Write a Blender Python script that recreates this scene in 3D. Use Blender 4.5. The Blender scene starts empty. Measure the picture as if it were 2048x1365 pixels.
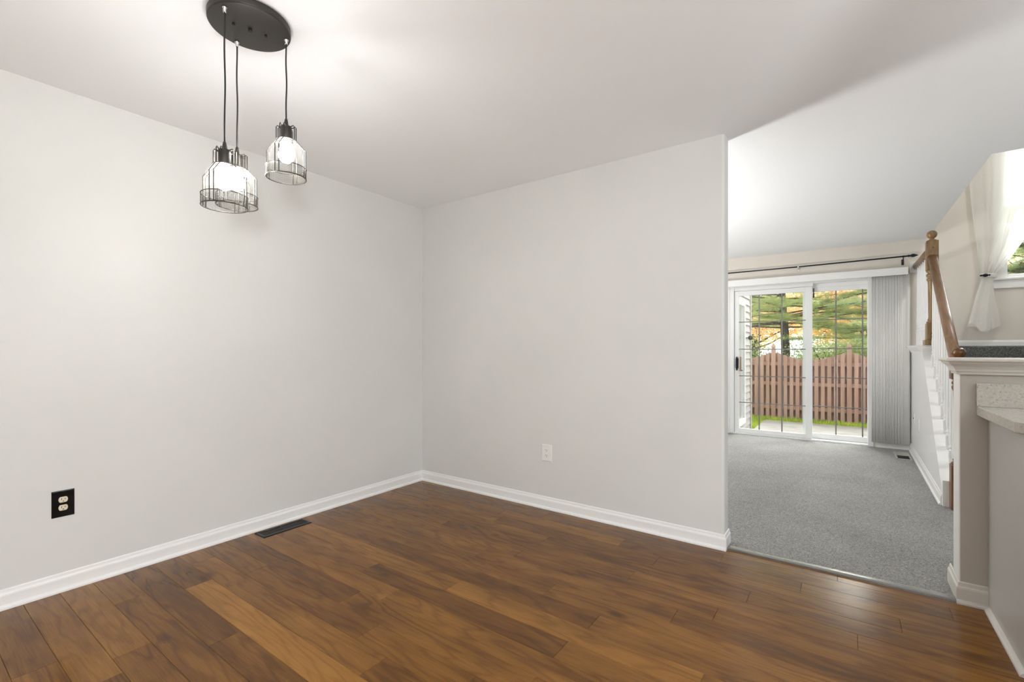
import bpy, bmesh, math, random
from mathutils import Vector, Matrix
import numpy as np

PI = math.pi
SC = bpy.context.scene
COL = SC.collection
rnd = random.Random(7)

# ------------------------------------------------------------------ camera
CAM_H = 1.175
cd = bpy.data.cameras.new('camera'); cam = bpy.data.objects.new('camera', cd); COL.objects.link(cam)
cam.location = (0, 0, CAM_H); cam.rotation_euler = (PI/2, 0, math.radians(35.57))
cd.sensor_width = 36; cd.lens = 929/2048*36; cd.shift_y = 17/2048; cd.clip_start = 0.05
SC.camera = cam

# ------------------------------------------------------------------ light and exposure
SKY = 2.0
w = bpy.data.worlds.new('sky'); SC.world = w; w.use_nodes = True
nt = w.node_tree; bg = nt.nodes['Background']
bg.inputs['Color'].default_value = (0.95, 0.98, 1.0, 1); bg.inputs['Strength'].default_value = SKY

def lamp(name, kind, loc, rot, energy, color=(1, 1, 1), **kw):
    l = bpy.data.lights.new(name, kind); l.energy = energy; l.color = color
    for k, v in kw.items(): setattr(l, k, v)
    o = bpy.data.objects.new(name, l); COL.objects.link(o); o.location = loc; o.rotation_euler = rot
    return o
def aim(o, target):
    d = Vector(target)-o.location
    o.rotation_euler = d.to_track_quat('-Z', 'Y').to_euler()
    return o
# hazy sun behind thin cloud, high over the garden, shining in through the patio door
sun = lamp('hazy_sun', 'SUN', (0, 20, 20), (0, 0, 0), 13.0, (1, 0.985, 0.96), angle=math.radians(50))
aim(sun, Vector((0, 20, 20))+Vector((-0.12, -0.75, -0.70)))
# unseen lamps: kitchen pendant for the counter's shadow, the others added as fill
lamp('kitchen_pendant_lamp', 'POINT', (2.0, 1.9, 1.75), (0, 0, 0), 16, (.95, .98, 1), shadow_soft_size=0.10)
lamp('kitchen_uplight_fill', 'AREA', (2.0, 1.7, 1.5), (PI, 0, 0), 26, (.95, .98, 1), shape='DISK', size=0.4)  # added uplight, brightens the right side of the ceiling
lamp('hall_fill', 'POINT', (1.6, -1.0, 1.05), (0, 0, 0), 305, (.93, .975, 1), shadow_soft_size=0.15)  # added fill behind the camera for dining walls and ceiling
lamp('living_room_uplight_fill', 'AREA', (-2.8, 4.0, .80), (PI, 0, 0), 128, (1, 0.985, .965), shape='DISK', size=0.5)  # added uplight hidden behind the back wall, lifts the living room
aim(lamp('stairwell_fill', 'AREA', (1.9, 5.4, 4.82), (0, 0, 0), 34, (1, 0.985, .96), shape='DISK', size=0.4), (1.9, 5.4, 0))  # added fill from above for the stair wall and curtain
BULB = 170.0

SC.view_settings.view_transform = 'Standard'; SC.view_settings.look = 'None'
SC.view_settings.gamma = 1; SC.view_settings.use_curve_mapping = False
SC.view_settings.exposure = 0.0
SC.cycles.max_bounces = 12; SC.cycles.diffuse_bounces = 8; SC.cycles.transparent_max_bounces = 16
SC.cycles.transmission_bounces = 6; SC.cycles.caustics_reflective = False; SC.cycles.caustics_refractive = False
SC.cycles.sample_clamp_indirect = 6.0
SC.cycles.use_denoising = True

# ------------------------------------------------------------------ materials
def mat(name, color=(.8, .8, .8), rough=.5, metal=0., spec=.5, **kw):
    m = bpy.data.materials.new(name); m.use_nodes = True
    b = m.node_tree.nodes['Principled BSDF']
    b.inputs['Base Color'].default_value = (*color, 1); b.inputs['Roughness'].default_value = rough
    b.inputs['Metallic'].default_value = metal; b.inputs['Specular IOR Level'].default_value = spec
    for k, v in kw.items(): b.inputs[k].default_value = v
    return m
class NT:
    def __init__(s, m): s.t = m.node_tree; s.b = s.t.nodes.get('Principled BSDF')
    def n(s, typ, **kw):
        x = s.t.nodes.new('ShaderNode'+typ)
        for k, v in kw.items():
            if k.startswith('i_'):
                key = k[2:]; key = int(key) if key.isdigit() else key.replace('_', ' ')
                x.inputs[key].default_value = v
            else: setattr(x, k, v)
        return x
    def l(s, a, b): s.t.links.new(a, b)
def bump(m, scale, strength, dist=.002, detail=4, coord='Object'):
    k = NT(m); tc = k.n('TexCoord'); nz = k.n('TexNoise', i_Scale=scale, i_Detail=detail)
    bp = k.n('Bump', i_Strength=strength, i_Distance=dist)
    k.l(tc.outputs[coord], nz.inputs['Vector']); k.l(nz.outputs['Fac'], bp.inputs['Height']); k.l(bp.outputs['Normal'], k.b.inputs['Normal'])
    return m
def mottled(m, c1, c2, scale, detail=5, lo=.35, hi=.65, coord='Object', stretch=(1, 1, 1), distortion=0.):
    k = NT(m); tc = k.n('TexCoord'); mp = k.n('Mapping'); mp.inputs['Scale'].default_value = stretch
    nz = k.n('TexNoise', i_Scale=scale, i_Detail=detail, i_Distortion=distortion)
    cr = k.n('ValToRGB'); e = cr.color_ramp.elements
    e[0].position = lo; e[0].color = (*c1, 1); e[1].position = hi; e[1].color = (*c2, 1)
    k.l(tc.outputs[coord], mp.inputs['Vector']); k.l(mp.outputs['Vector'], nz.inputs['Vector'])
    k.l(nz.outputs['Fac'], cr.inputs['Fac']); k.l(cr.outputs['Color'], k.b.inputs['Base Color'])
    return m

M = {}
M['wall'] = bump(mottled(mat('wall_paint', rough=.55, spec=.3), (.645, .646, .626), (.675, .674, .656), 1.3, 3), 260, .08, .0006)
M['wall_beige'] = bump(mottled(mat('beige_wall_paint', rough=.55, spec=.3), (.66, .615, .555), (.69, .645, .585), 1.3, 3), 260, .08, .0006)
M['ceil'] = bump(mat('ceiling_paint', (.90, .915, .935), .7, spec=.2), 180, .06, .0006)
M['trim'] = bump(mat('white_trim_paint', (.80, .795, .785), .32), 60, .05, .0006)
M['trim_shaded'] = bump(mat('shaded_trim_paint', (.61, .585, .54), .35), 60, .05, .0006)  # white trim darkened, carries the shade at the half wall in its colour
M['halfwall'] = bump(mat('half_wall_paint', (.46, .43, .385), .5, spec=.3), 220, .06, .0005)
M['vinyl'] = mat('white_vinyl', (.82, .825, .825), .35)
M['grille'] = mat('grey_grille', (.19, .188, .185), .4)
M['blind'] = mat('blind_vinyl', (.90, .895, .875), .5)
M['black'] = mat('black_gloss_plastic', (.003, .003, .0035), .10, spec=.35)
M['blackmetal'] = bump(mat('dark_bronze_metal', (.040, .035, .029), .42, metal=.4), 400, .05, .0002)
M['wire'] = mat('dark_wire', (.055, .05, .043), .35, metal=.7)
M['cordm'] = mat('black_cord', (.012, .011, .010), .6)
M['chrome'] = mat('brushed_nickel', (.75, .75, .74), .25, metal=1)
M['ivory'] = mat('ivory_plastic', (.72, .66, .50), .35)
M['white_pl'] = mat('white_plastic', (.77, .76, .735), .35)
M['slot'] = mat('dark_slot', (.02, .018, .015), .7)
M['rod'] = mat('dark_navy_metal', (.012, .016, .024), .35, metal=.5)
M['vent_dark'] = mat('dark_vent_metal', (.022, .02, .018), .4, metal=.5)
M['vent_hole'] = mat('vent_inside', (.004, .004, .004), .9)
M['vent_beige'] = mat('beige_vent_metal', (.36, .345, .31), .45)
M['strip'] = bump(mat('grey_metal_strip', (.30, .295, .285), .27, metal=.9), 90, .06, .0004)
M['concrete'] = bump(mottled(mat('patio_concrete', rough=.9), (.25, .23, .21), (.34, .318, .29), 3.5, 8), 90, .3, .002)
M['soil'] = mottled(mat('lawn_soil', rough=1), (.20, .28, .04), (.34, .42, .06), 6)
M['grass'] = mottled(mat('grass_blades', rough=.7), (.30, .42, .025), (.50, .58, .06), 2.2)
M['fence'] = mottled(mat('stained_fence_board', rough=.8), (.335, .20, .155), (.43, .27, .215), 9, 6, stretch=(1, 1, .12))
M['siding'] = bump(mat('vinyl_siding', (.49, .465, .465), .5), 60, .06, .0005)
M['bark'] = bump(mottled(mat('pine_bark', rough=1), (.035, .028, .024), (.12, .095, .08), 14, 8, stretch=(1, 1, .3)), 30, .8, .02)
M['exterior'] = mat('house_exterior', (.55, .54, .53), .8)

def glass_mat(name, tint=(.96, .98, .97), f0=1.45, rough=.0, gain=1.0):
    m = bpy.data.materials.new(name); m.use_nodes = True; k = NT(m)
    k.t.nodes.remove(k.b); out = k.t.nodes['Material Output']
    tr = k.n('BsdfTransparent'); tr.inputs[0].default_value = (*tint, 1)
    gl = k.n('BsdfGlossy'); gl.inputs['Roughness'].default_value = rough
    lw = k.n('LayerWeight'); pw = k.n('Math', operation='POWER'); pw.inputs[1].default_value = 5.0; k.l(lw.outputs['Facing'], pw.inputs[0])
    fr = k.n('Math', operation='MULTIPLY_ADD'); fr.inputs[1].default_value = .96; fr.inputs[2].default_value = .035; k.l(pw.outputs[0], fr.inputs[0]); mx = k.n('MixShader')
    k.l(fr.outputs[0], mx.inputs[0]); k.l(tr.outputs[0], mx.inputs[1]); k.l(gl.outputs[0], mx.inputs[2]); k.l(mx.outputs[0], out.inputs[0])
    return m
M['glass'] = glass_mat('window_glass')
def glow_glass():
    m = bpy.data.materials.new('clear_shade_glass'); m.use_nodes = True; k = NT(m)
    k.t.nodes.remove(k.b); out = k.t.nodes['Material Output']
    tr = k.n('BsdfTransparent'); tr.inputs[0].default_value = (.985, .985, .98, 1); tl = k.n('BsdfTranslucent'); mx = k.n('MixShader', i_0=.012)  # small translucent share stands in for the bulb's glow filling the shade
    k.l(tr.outputs[0], mx.inputs[1]); k.l(tl.outputs[0], mx.inputs[2]); k.l(mx.outputs[0], out.inputs[0])
    return m
M['shade_glass'] = glow_glass()

def sheer(name, opacity):
    m = bpy.data.materials.new(name); m.use_nodes = True; k = NT(m)
    k.t.nodes.remove(k.b); out = k.t.nodes['Material Output']
    tr = k.n('BsdfTransparent'); df = k.n('BsdfDiffuse'); tl = k.n('BsdfTranslucent')
    df.inputs[0].default_value = (.92, .91, .89, 1); tl.inputs[0].default_value = (.94, .93, .91, 1)
    a = k.n('MixShader', i_0=.5); b = k.n('MixShader')
    tc = k.n('TexCoord'); wv = k.n('TexNoise', i_Scale=220.0, i_Detail=2.0)
    mr = k.n('MapRange'); mr.inputs[3].default_value = opacity-.08; mr.inputs[4].default_value = opacity+.08
    k.l(tc.outputs['Object'], wv.inputs['Vector']); k.l(wv.outputs['Fac'], mr.inputs[0]); k.l(mr.outputs[0], b.inputs[0])
    k.l(df.outputs[0], a.inputs[1]); k.l(tl.outputs[0], a.inputs[2])
    k.l(tr.outputs[0], b.inputs[1]); k.l(a.outputs[0], b.inputs[2]); k.l(b.outputs[0], out.inputs[0])
    return m
M['sheer'] = sheer('sheer_voile', .74)
M['sheer_band'] = sheer('sheer_voile_gathered', .93)

def emit(name, color, s):
    m = bpy.data.materials.new(name); m.use_nodes = True; k = NT(m)
    k.b.inputs['Base Color'].default_value = (.9, .9, .88, 1)
    k.b.inputs['Emission Color'].default_value = (*color, 1); k.b.inputs['Emission Strength'].default_value = s
    return m
k_ = NT(M['blind']); tl_ = k_.n('BsdfTranslucent'); tl_.inputs[0].default_value = (.86, .87, .85, 1); mx_ = k_.n('MixShader', i_0=.12)
k_.l(k_.b.outputs[0], mx_.inputs[1]); k_.l(tl_.outputs[0], mx_.inputs[2]); k_.l(mx_.outputs[0], k_.t.nodes['Material Output'].inputs[0])
M['bulb'] = emit('lit_bulb', (1, .985, .95), BULB)

def leaf_mat(name, cols, scale=.9, trans=.35, rough=.6):
    m = mat(name, rough=rough); k = NT(m)
    tc = k.n('TexCoord'); nz = k.n('TexNoise', i_Scale=scale, i_Detail=6)
    cr = k.n('ValToRGB'); e = cr.color_ramp.elements
    while len(e) < len(cols): e.new(.5)
    for i, c in enumerate(cols): e[i].position = .3+.4*i/(len(cols)-1); e[i].color = (*c, 1)
    k.l(tc.outputs['Object'], nz.inputs['Vector']); k.l(nz.outputs['Fac'], cr.inputs['Fac']); k.l(cr.outputs['Color'], k.b.inputs['Base Color'])
    tl = k.n('BsdfTranslucent'); mx = k.n('MixShader', i_0=trans)
    k.l(cr.outputs['Color'], tl.inputs[0]); out = k.t.nodes['Material Output']
    k.l(k.b.outputs[0], mx.inputs[1]); k.l(tl.outputs[0], mx.inputs[2]); k.l(mx.outputs[0], out.inputs[0])
    return m
M['needles'] = leaf_mat('pine_needles', [(.24, .31, .09), (.47, .54, .20), (.74, .77, .38)], 1.6, .5)
M['needles_dark'] = leaf_mat('grey_pine_needles', [(.27, .34, .15), (.48, .56, .25), (.68, .72, .38)], 1.6, .5)
M['needles_far'] = leaf_mat('dull_pine_needles', [(.10, .13, .07), (.21, .25, .13), (.34, .34, .22)], 1.6, .35)
M['leaves'] = leaf_mat('autumn_leaves', [(.78, .42, .17), (.90, .58, .29), (.95, .76, .56), (.86, .70, .38)], 1.1, .5)
M['shrub'] = leaf_mat('pale_green_leaves', [(.22, .30, .08), (.42, .49, .17), (.62, .66, .30)], 1.5, .45)

def wood_floor():
    m = mat('hardwood_planks', rough=.3, spec=.05); k = NT(m)
    at = k.n('Attribute', attribute_name='plank'); sp = k.n('SeparateColor'); k.l(at.outputs['Color'], sp.inputs[0])
    geo = k.n('NewGeometry'); xyz = k.n('SeparateXYZ'); k.l(geo.outputs['Position'], xyz.inputs[0])
    def math_(op, a, b=None):
        x = k.n('Math', operation=op)
        for i, v in enumerate((a, b)):
            if v is None: continue
            if isinstance(v, (int, float)): x.inputs[i].default_value = v
            else: k.l(v, x.inputs[i])
        return x.outputs[0]
    def vec(a, b, c):
        x = k.n('CombineXYZ')
        for i, v in enumerate((a, b, c)):
            if isinstance(v, (int, float)): x.inputs[i].default_value = v
            else: k.l(v, x.inputs[i])
        return x.outputs[0]
    off = math_('MULTIPLY', sp.outputs[1], 37.0)
    X = math_('ADD', xyz.outputs[0], off); Y = math_('ADD', xyz.outputs[1], math_('MULTIPLY', sp.outputs[2], 11.0))
    # cathedral grain: warped bands
    n1 = k.n('TexNoise', i_Scale=1.0, i_Detail=3.0); k.l(vec(math_('MULTIPLY', X, .85), math_('MULTIPLY', Y, 5.5), off), n1.inputs['Vector'])
    bands = math_('SINE', math_('MULTIPLY', math_('ADD', math_('MULTIPLY', Y, .55), n1.outputs['Fac']), 72.0))
    bands = math_('MULTIPLY', math_('ADD', bands, 1.0), .5)
    bands = math_('POWER', bands, 3.0)
    n5 = k.n('TexNoise', i_Scale=1.0, i_Detail=2.0); k.l(vec(math_('MULTIPLY', X, 1.3), math_('MULTIPLY', Y, 4.0), math_('ADD', off, 3.3)), n5.inputs['Vector'])
    # fine pores
    n2 = k.n('TexNoise', i_Scale=1.0, i_Detail=6.0, i_Roughness=.65); k.l(vec(math_('MULTIPLY', X, 7.0), math_('MULTIPLY', Y, 220.0), off), n2.inputs['Vector'])
    # broad figure
    n3 = k.n('TexNoise', i_Scale=1.0, i_Detail=3.0); k.l(vec(math_('MULTIPLY', X, 2.2), math_('MULTIPLY', Y, 9.0), off), n3.inputs['Vector'])
    # knots
    vo = k.n('TexVoronoi', i_Scale=1.0); k.l(vec(math_('MULTIPLY', X, 1.15), math_('MULTIPLY', Y, 3.1), off), vo.inputs['Vector'])
    kn = k.n('MapRange'); k.l(vo.outputs['Distance'], kn.inputs[0]); kn.inputs[1].default_value = .0; kn.inputs[2].default_value = .075; kn.inputs[3].default_value = 1; kn.inputs[4].default_value = 0
    t = math_('ADD', math_('ADD', math_('MULTIPLY', sp.outputs[0], .46), .085), math_('MULTIPLY', n3.outputs['Fac'], .62))
    t = math_('SUBTRACT', t, math_('MULTIPLY', math_('MULTIPLY', bands, .26), n5.outputs['Fac']))
    t = math_('ADD', t, math_('MULTIPLY', math_('SUBTRACT', n2.outputs['Fac'], .5), .50))
    t = math_('SUBTRACT', t, math_('MULTIPLY', kn.outputs[0], .5))
    cr = k.n('ValToRGB'); e = cr.color_ramp.elements
    e[0].position = .05; e[0].color = (.062, .024, .005, 1); e[1].position = .98; e[1].color = (.345, .160, .030, 1)
    x = e.new(.33); x.color = (.114, .0455, .0075, 1); x = e.new(.6); x.color = (.198, .085, .0140, 1)
    k.l(t, cr.inputs['Fac']); k.l(cr.outputs['Color'], k.b.inputs['Base Color'])
    rg = k.n('MapRange'); k.l(n3.outputs['Fac'], rg.inputs[0]); rg.inputs[3].default_value = .19; rg.inputs[4].default_value = .28
    k.l(rg.outputs[0], k.b.inputs['Roughness'])
    k.b.inputs['Coat Weight'].default_value = .46; k.b.inputs['Coat Roughness'].default_value = .22; k.b.inputs['Coat IOR'].default_value = 1.55
    n4 = k.n('TexNoise', i_Scale=1.0, i_Detail=2.0); k.l(vec(math_('MULTIPLY', X, 3.0), math_('MULTIPLY', Y, 16.0), off), n4.inputs['Vector'])
    bp = k.n('Bump', i_Strength=.25, i_Distance=.0010)
    k.l(math_('ADD', n4.outputs['Fac'], math_('MULTIPLY', n2.outputs['Fac'], .10)), bp.inputs['Height']); k.l(bp.outputs['Normal'], k.b.inputs['Normal'])
    return m
M['floor'] = wood_floor()
M['subfloor'] = mat('dark_seam', (.10, .048, .018), .8)

def wood_rail(name, c1, c2, axis_scale):
    m = mat(name, rough=.32, spec=.5)
    mottled(m, c1, c2, 9, 8, .3, .7, stretch=axis_scale, distortion=1.5)
    return m
M['oak_v'] = wood_rail('stained_oak_post', (.125, .070, .025), (.26, .16, .062), (3, 3, .35))
M['oak_h'] = wood_rail('stained_oak_rail', (.13, .070, .035), (.25, .148, .080), (3, .4, .8))
M['oak_d'] = wood_rail('dark_stained_oak_post', (.10, .045, .02), (.19, .09, .045), (3, 3, .35)); M['oak_ball'] = wood_rail('stained_oak_ball', (.065, .024, .005), (.17, .066, .014), (1, 1, 1)); M['oak_ball'].node_tree.nodes['Principled BSDF'].inputs['Roughness'].default_value = .16

def carpet(name, c1, c2, c3):
    m = mat(name, rough=1, spec=.05); k = NT(m)
    tc = k.n('TexCoord'); nz = k.n('TexNoise', i_Scale=185.0, i_Detail=4.0, i_Roughness=.7); big = k.n('TexNoise', i_Scale=2.2, i_Detail=4.0)
    k.l(tc.outputs['Object'], nz.inputs['Vector']); k.l(tc.outputs['Object'], big.inputs['Vector'])
    cr = k.n('ValToRGB'); e = cr.color_ramp.elements
    e[0].position = .36; e[0].color = (*c1, 1); e[1].position = .66; e[1].color = (*c3, 1); x = e.new(.5); x.color = (*c2, 1)
    ad = k.n('Math', operation='MULTIPLY_ADD'); ad.inputs[1].default_value = .10; k.l(big.outputs['Fac'], ad.inputs[0])
    sb = k.n('Math', operation='SUBTRACT'); sb.inputs[1].default_value = .05; k.l(nz.outputs['Fac'], sb.inputs[0]); k.l(sb.outputs[0], ad.inputs[2])
    k.l(ad.outputs[0], cr.inputs['Fac']); k.l(cr.outputs['Color'], k.b.inputs['Base Color'])
    bp = k.n('Bump', i_Strength=.9, i_Distance=.006); k.l(nz.outputs['Fac'], bp.inputs['Height']); k.l(bp.outputs['Normal'], k.b.inputs['Normal'])
    k.b.inputs['Sheen Weight'].default_value = .25
    return m
M['carpet'] = carpet('grey_carpet', (.065, .063, .060), (.235, .229, .220), (.45, .44, .426))
M['stair_carpet'] = carpet('charcoal_carpet', (.035, .035, .035), (.10, .10, .10), (.26, .26, .255))

def counter():
    m = mat('speckled_laminate', rough=.22, spec=.5); k = NT(m)
    tc = k.n('TexCoord'); a = k.n('TexNoise', i_Scale=110.0, i_Detail=6.0, i_Roughness=.7)
    k.l(tc.outputs['Object'], a.inputs['Vector']); cr = k.n('ValToRGB'); e = cr.color_ramp.elements
    e[0].position = .30; e[0].color = (.20, .185, .16, 1); e[1].position = .60; e[1].color = (.56, .535, .485, 1); x = e.new(.42); x.color = (.47, .445, .40, 1)
    k.l(a.outputs['Fac'], cr.inputs['Fac']); k.l(cr.outputs['Color'], k.b.inputs['Base Color'])
    return m
M['counter'] = counter()
M['panel'] = bump(mat('grey_panel_paint', (.47, .46, .44), .30), 25, .05, .002)

# ------------------------------------------------------------------ geometry helpers
def nbm(): return bmesh.new()
def V(*a): return Vector(a)
def box(bm, x0, x1, y0, y1, z0, z1, bev=0.):
    r = bmesh.ops.create_cube(bm, size=1.0)
    for v in r['verts']: v.co = Vector((x0+(v.co.x+.5)*(x1-x0), y0+(v.co.y+.5)*(y1-y0), z0+(v.co.z+.5)*(z1-z0)))
    if bev > 0:
        es = list({e for v in r['verts'] for e in v.link_edges})
        bmesh.ops.bevel(bm, geom=es, offset=bev, segments=2, profile=.5, affect='EDGES')
    return bm
def prism(bm, pts, axis, a0, a1):
    """closed polygon pts in the two other axes, extruded along axis"""
    def mk(p, a): return Vector((a, p[0], p[1])) if axis == 'x' else Vector((p[0], a, p[1])) if axis == 'y' else Vector((p[0], p[1], a))
    A = [bm.verts.new(mk(p, a0)) for p in pts]; B = [bm.verts.new(mk(p, a1)) for p in pts]
    n = len(pts); fs = []
    for i in range(n): fs.append(bm.faces.new((A[i], A[(i+1) % n], B[(i+1) % n], B[i])))
    fs.append(bm.faces.new(A[::-1])); fs.append(bm.faces.new(B))
    bmesh.ops.recalc_face_normals(bm, faces=fs)
    return bm
def tube(bm, pts, r, n=8, closed=False, cap=True, rs=None):
    pts = [Vector(p) for p in pts]; L = len(pts); rings = []
    up = None
    for i, p in enumerate(pts):
        if closed: t = pts[(i+1) % L]-pts[i-1]
        else: t = pts[min(i+1, L-1)]-pts[max(i-1, 0)]
        t.normalize()
        if up is None: up = Vector((0, 0, 1)) if abs(t.z) < .9 else Vector((1, 0, 0))
        s = t.cross(up); s.normalize(); up2 = s.cross(t); up2.normalize(); up = up2
        rr = rs[i] if rs else r
        rings.append([bm.verts.new(p+rr*(math.cos(2*PI*j/n)*s+math.sin(2*PI*j/n)*up2)) for j in range(n)])
    fs = []
    for i in range(L if closed else L-1):
        a, b = rings[i], rings[(i+1) % L]
        for j in range(n): fs.append(bm.faces.new((a[j], a[(j+1) % n], b[(j+1) % n], b[j])))
    if cap and not closed:
        fs.append(bm.faces.new(rings[0][::-1])); fs.append(bm.faces.new(rings[-1]))
    for f in fs: f.smooth = n > 6
    bmesh.ops.recalc_face_normals(bm, faces=fs)
    return bm
def lathe(bm, prof, cx, cy, z0=0., n=24, smooth=True, axis='z', cap=True):
    """prof: list of (r, h); axis z: around a vertical line at cx, cy; axis y: around a line along y"""
    rings = []
    for r, h in prof:
        ring = []
        for j in range(n):
            a = 2*PI*j/n; c, s = math.cos(a)*r, math.sin(a)*r
            if axis == 'z': ring.append(bm.verts.new((cx+c, cy+s, z0+h)))
            elif axis == 'y': ring.append(bm.verts.new((cx+c, h+z0, cy+s)))
            else: ring.append(bm.verts.new((h+z0, cx+c, cy+s)))
        rings.append(ring)
    fs = []
    for a, b in zip(rings[:-1], rings[1:]):
        for j in range(n): fs.append(bm.faces.new((a[j], a[(j+1) % n], b[(j+1) % n], b[j])))
    if cap:
        fs.append(bm.faces.new(rings[0][::-1])); fs.append(bm.faces.new(rings[-1]))
    for f in fs: f.smooth = smooth
    bmesh.ops.recalc_face_normals(bm, faces=fs)
    return bm
def sweep(bm, path, prof, z0=0., side=1, smooth=False):
    """moulding: path of (x, y) points, prof of (d, z); d is measured to the left (side=1) or right (-1) of travel, mitred"""
    P = [Vector((p[0], p[1])) for p in path]; n = len(P); rows = []
    for i in range(n):
        dirs = []
        if i > 0: dirs.append((P[i]-P[i-1]).normalized())
        if i < n-1: dirs.append((P[i+1]-P[i]).normalized())
        ns = [Vector((-d.y, d.x))*side for d in dirs]
        m = ns[0] if len(ns) == 1 else (ns[0]+ns[1])/(1+ns[0].dot(ns[1]))
        rows.append([bm.verts.new((P[i].x+m.x*d, P[i].y+m.y*d, z0+z)) for d, z in prof])
    fs = []; k = len(prof)
    for a, b in zip(rows[:-1], rows[1:]):
        for j in range(k): fs.append(bm.faces.new((a[j], a[(j+1) % k], b[(j+1) % k], b[j])))
    fs.append(bm.faces.new(rows[0])); fs.append(bm.faces.new(rows[-1]))
    bmesh.ops.recalc_face_normals(bm, faces=fs)
    return bm
def base_of(bm):
    cs = [v.co for v in bm.verts]
    return Vector(((min(c.x for c in cs)+max(c.x for c in cs))/2, (min(c.y for c in cs)+max(c.y for c in cs))/2, min(c.z for c in cs)))
def wpos(o):
    p = Vector((0, 0, 0))
    while o is not None: p += o.location; o = o.parent
    return p
def obj(name, bm, m, parent=None, label=None):
    me = bpy.data.meshes.new(name)
    org = wpos(parent) if parent else base_of(bm)
    bmesh.ops.translate(bm, verts=bm.verts, vec=-org)
    bm.to_mesh(me); bm.free()
    for x in (m if isinstance(m, (list, tuple)) else [m]): me.materials.append(x)
    o = bpy.data.objects.new(name, me); COL.objects.link(o)
    if parent: o.parent = parent
    else: o.location = org
    if label: o['label'] = label
    return o
def npmesh(name, verts, faces, m, parent=None, org=None, smooth=False):
    me = bpy.data.meshes.new(name); verts = np.asarray(verts, dtype=np.float32); faces = np.asarray(faces, dtype=np.int32)
    o0 = np.array(wpos(parent) if parent else (org or (0, 0, 0)), dtype=np.float32); verts = verts-o0
    k = faces.shape[1]
    me.vertices.add(len(verts)); me.vertices.foreach_set('co', verts.ravel())
    me.loops.add(faces.size); me.loops.foreach_set('vertex_index', faces.ravel())
    me.polygons.add(len(faces)); me.polygons.foreach_set('loop_start', np.arange(0, faces.size, k, dtype=np.int32))
    me.polygons.foreach_set('loop_total', np.full(len(faces), k, dtype=np.int32))
    me.update(calc_edges=True); me.validate(); me.materials.append(m)
    o = bpy.data.objects.new(name, me); COL.objects.link(o)
    if parent: o.parent = parent
    else: o.location = Vector([float(v) for v in o0])
    return o
def thing(name, label, cat, loc=(0, 0, 0), group=None):
    o = bpy.data.objects.new(name, None); COL.objects.link(o); o.location = loc
    o.empty_display_size = .1; o['label'] = label; o['category'] = cat
    if group: o['group'] = group
    return o
def tag(o, label, cat, group=None, kind=None):
    o['label'] = label; o['category'] = cat
    if group: o['group'] = group
    if kind: o['kind'] = kind
    return o
def struct(name, bm, m, parent=None, label=None, cat=None):
    o = obj(name, bm, m, parent)
    if not parent: o['kind'] = 'structure'
    if label: o['label'] = label
    if cat: o['category'] = cat
    return o
def sroot(name, label, cat, loc):
    o = thing(name, label, cat, loc); o['kind'] = 'structure'; return o

# ------------------------------------------------------------------ layout (metres, camera at x=0 y=0)
XA, YB, YD, ZC = -3.10, 2.942, 7.075, 2.443
XBE, YB2 = -.572, 3.062                      # free end of the dining room's back wall
YR, XK = -3.4, 3.3                            # rear wall, kitchen wall
YH, YH2, XH = 2.966, 3.10, .437               # half wall faces and its free end
SX, SY, SXR = .777, 4.256, 2.60               # stairwell opening and its right wall
ZU = 4.9

# ------------------------------------------------------------------ floor of planks
ROW, Y0 = .1222, 1.285
joints = {0: [-1.908, -.898], 1: [-1.768, -.50], 2: [-2.08, -.903], 3: [-1.582, -.412], 4: [-2.34, -.878], 5: [-1.173, -.002],
          6: [-2.878, -1.708, -.61], 7: [-1.525, -.465], 8: [-2.2, -.898, .044], 9: [-2.604, -1.5, -.37], 10: [-1.95, -.849, .196],
          11: [-2.01, -1.1, -.173], 12: [-1.722, -.56, .388], 13: [-2.352, -1.3, -.028], -1: [-2.55, -1.613, -1.075], -2: [-2.9, -1.42],
          -3: [-2.628, -1.05], -4: [-2.046, -1.0], -5: [-2.73, -1.2], -6: [-2.255, -1.3], -7: [-2.134, -.9], -8: [-2.409, -1.2]}
tones = {(-3, 1): .98, (-4, 0): .12, (-4, 1): .16, (0, 0): .14, (0, 1): .60, (1, 0): .70, (1, 1): .66, (2, 0): .62, (2, 1): .18, (2, 2): .55,
         (3, 0): .78, (3, 1): .82, (-1, 0): .62, (-1, 1): .42, (-1, 2): .55, (-2, 0): .6, (-2, 1): .66, (-2, 2): .5, (-3, 0): .42, (-5, 0): .66, (-5, 1): .46, (-5, 2): .62,
         (-6, 0): .80, (-6, 1): .5, (-7, 0): .72, (-7, 1): .35, (-8, 0): .56, (-8, 1): .62, (4, 1): .22, (4, 2): .55, (5, 0): .5, (5, 1): .68, (6, 0): .24, (6, 1): .62,
         (7, 0): .6, (7, 1): .42, (7, 2): .5, (8, 0): .5, (8, 1): .40, (8, 2): .60, (9, 1): .58, (9, 2): .36, (10, 1): .30, (10, 2): .42, (11, 1): .72, (11, 2): .22, (12, 1): .16, (12, 2): .25,
         (9, 3): .25, (8, 3): .55, (7, 3): .2, (10, 3): .55, (13, 1): .4, (13, 2): .42}
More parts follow.
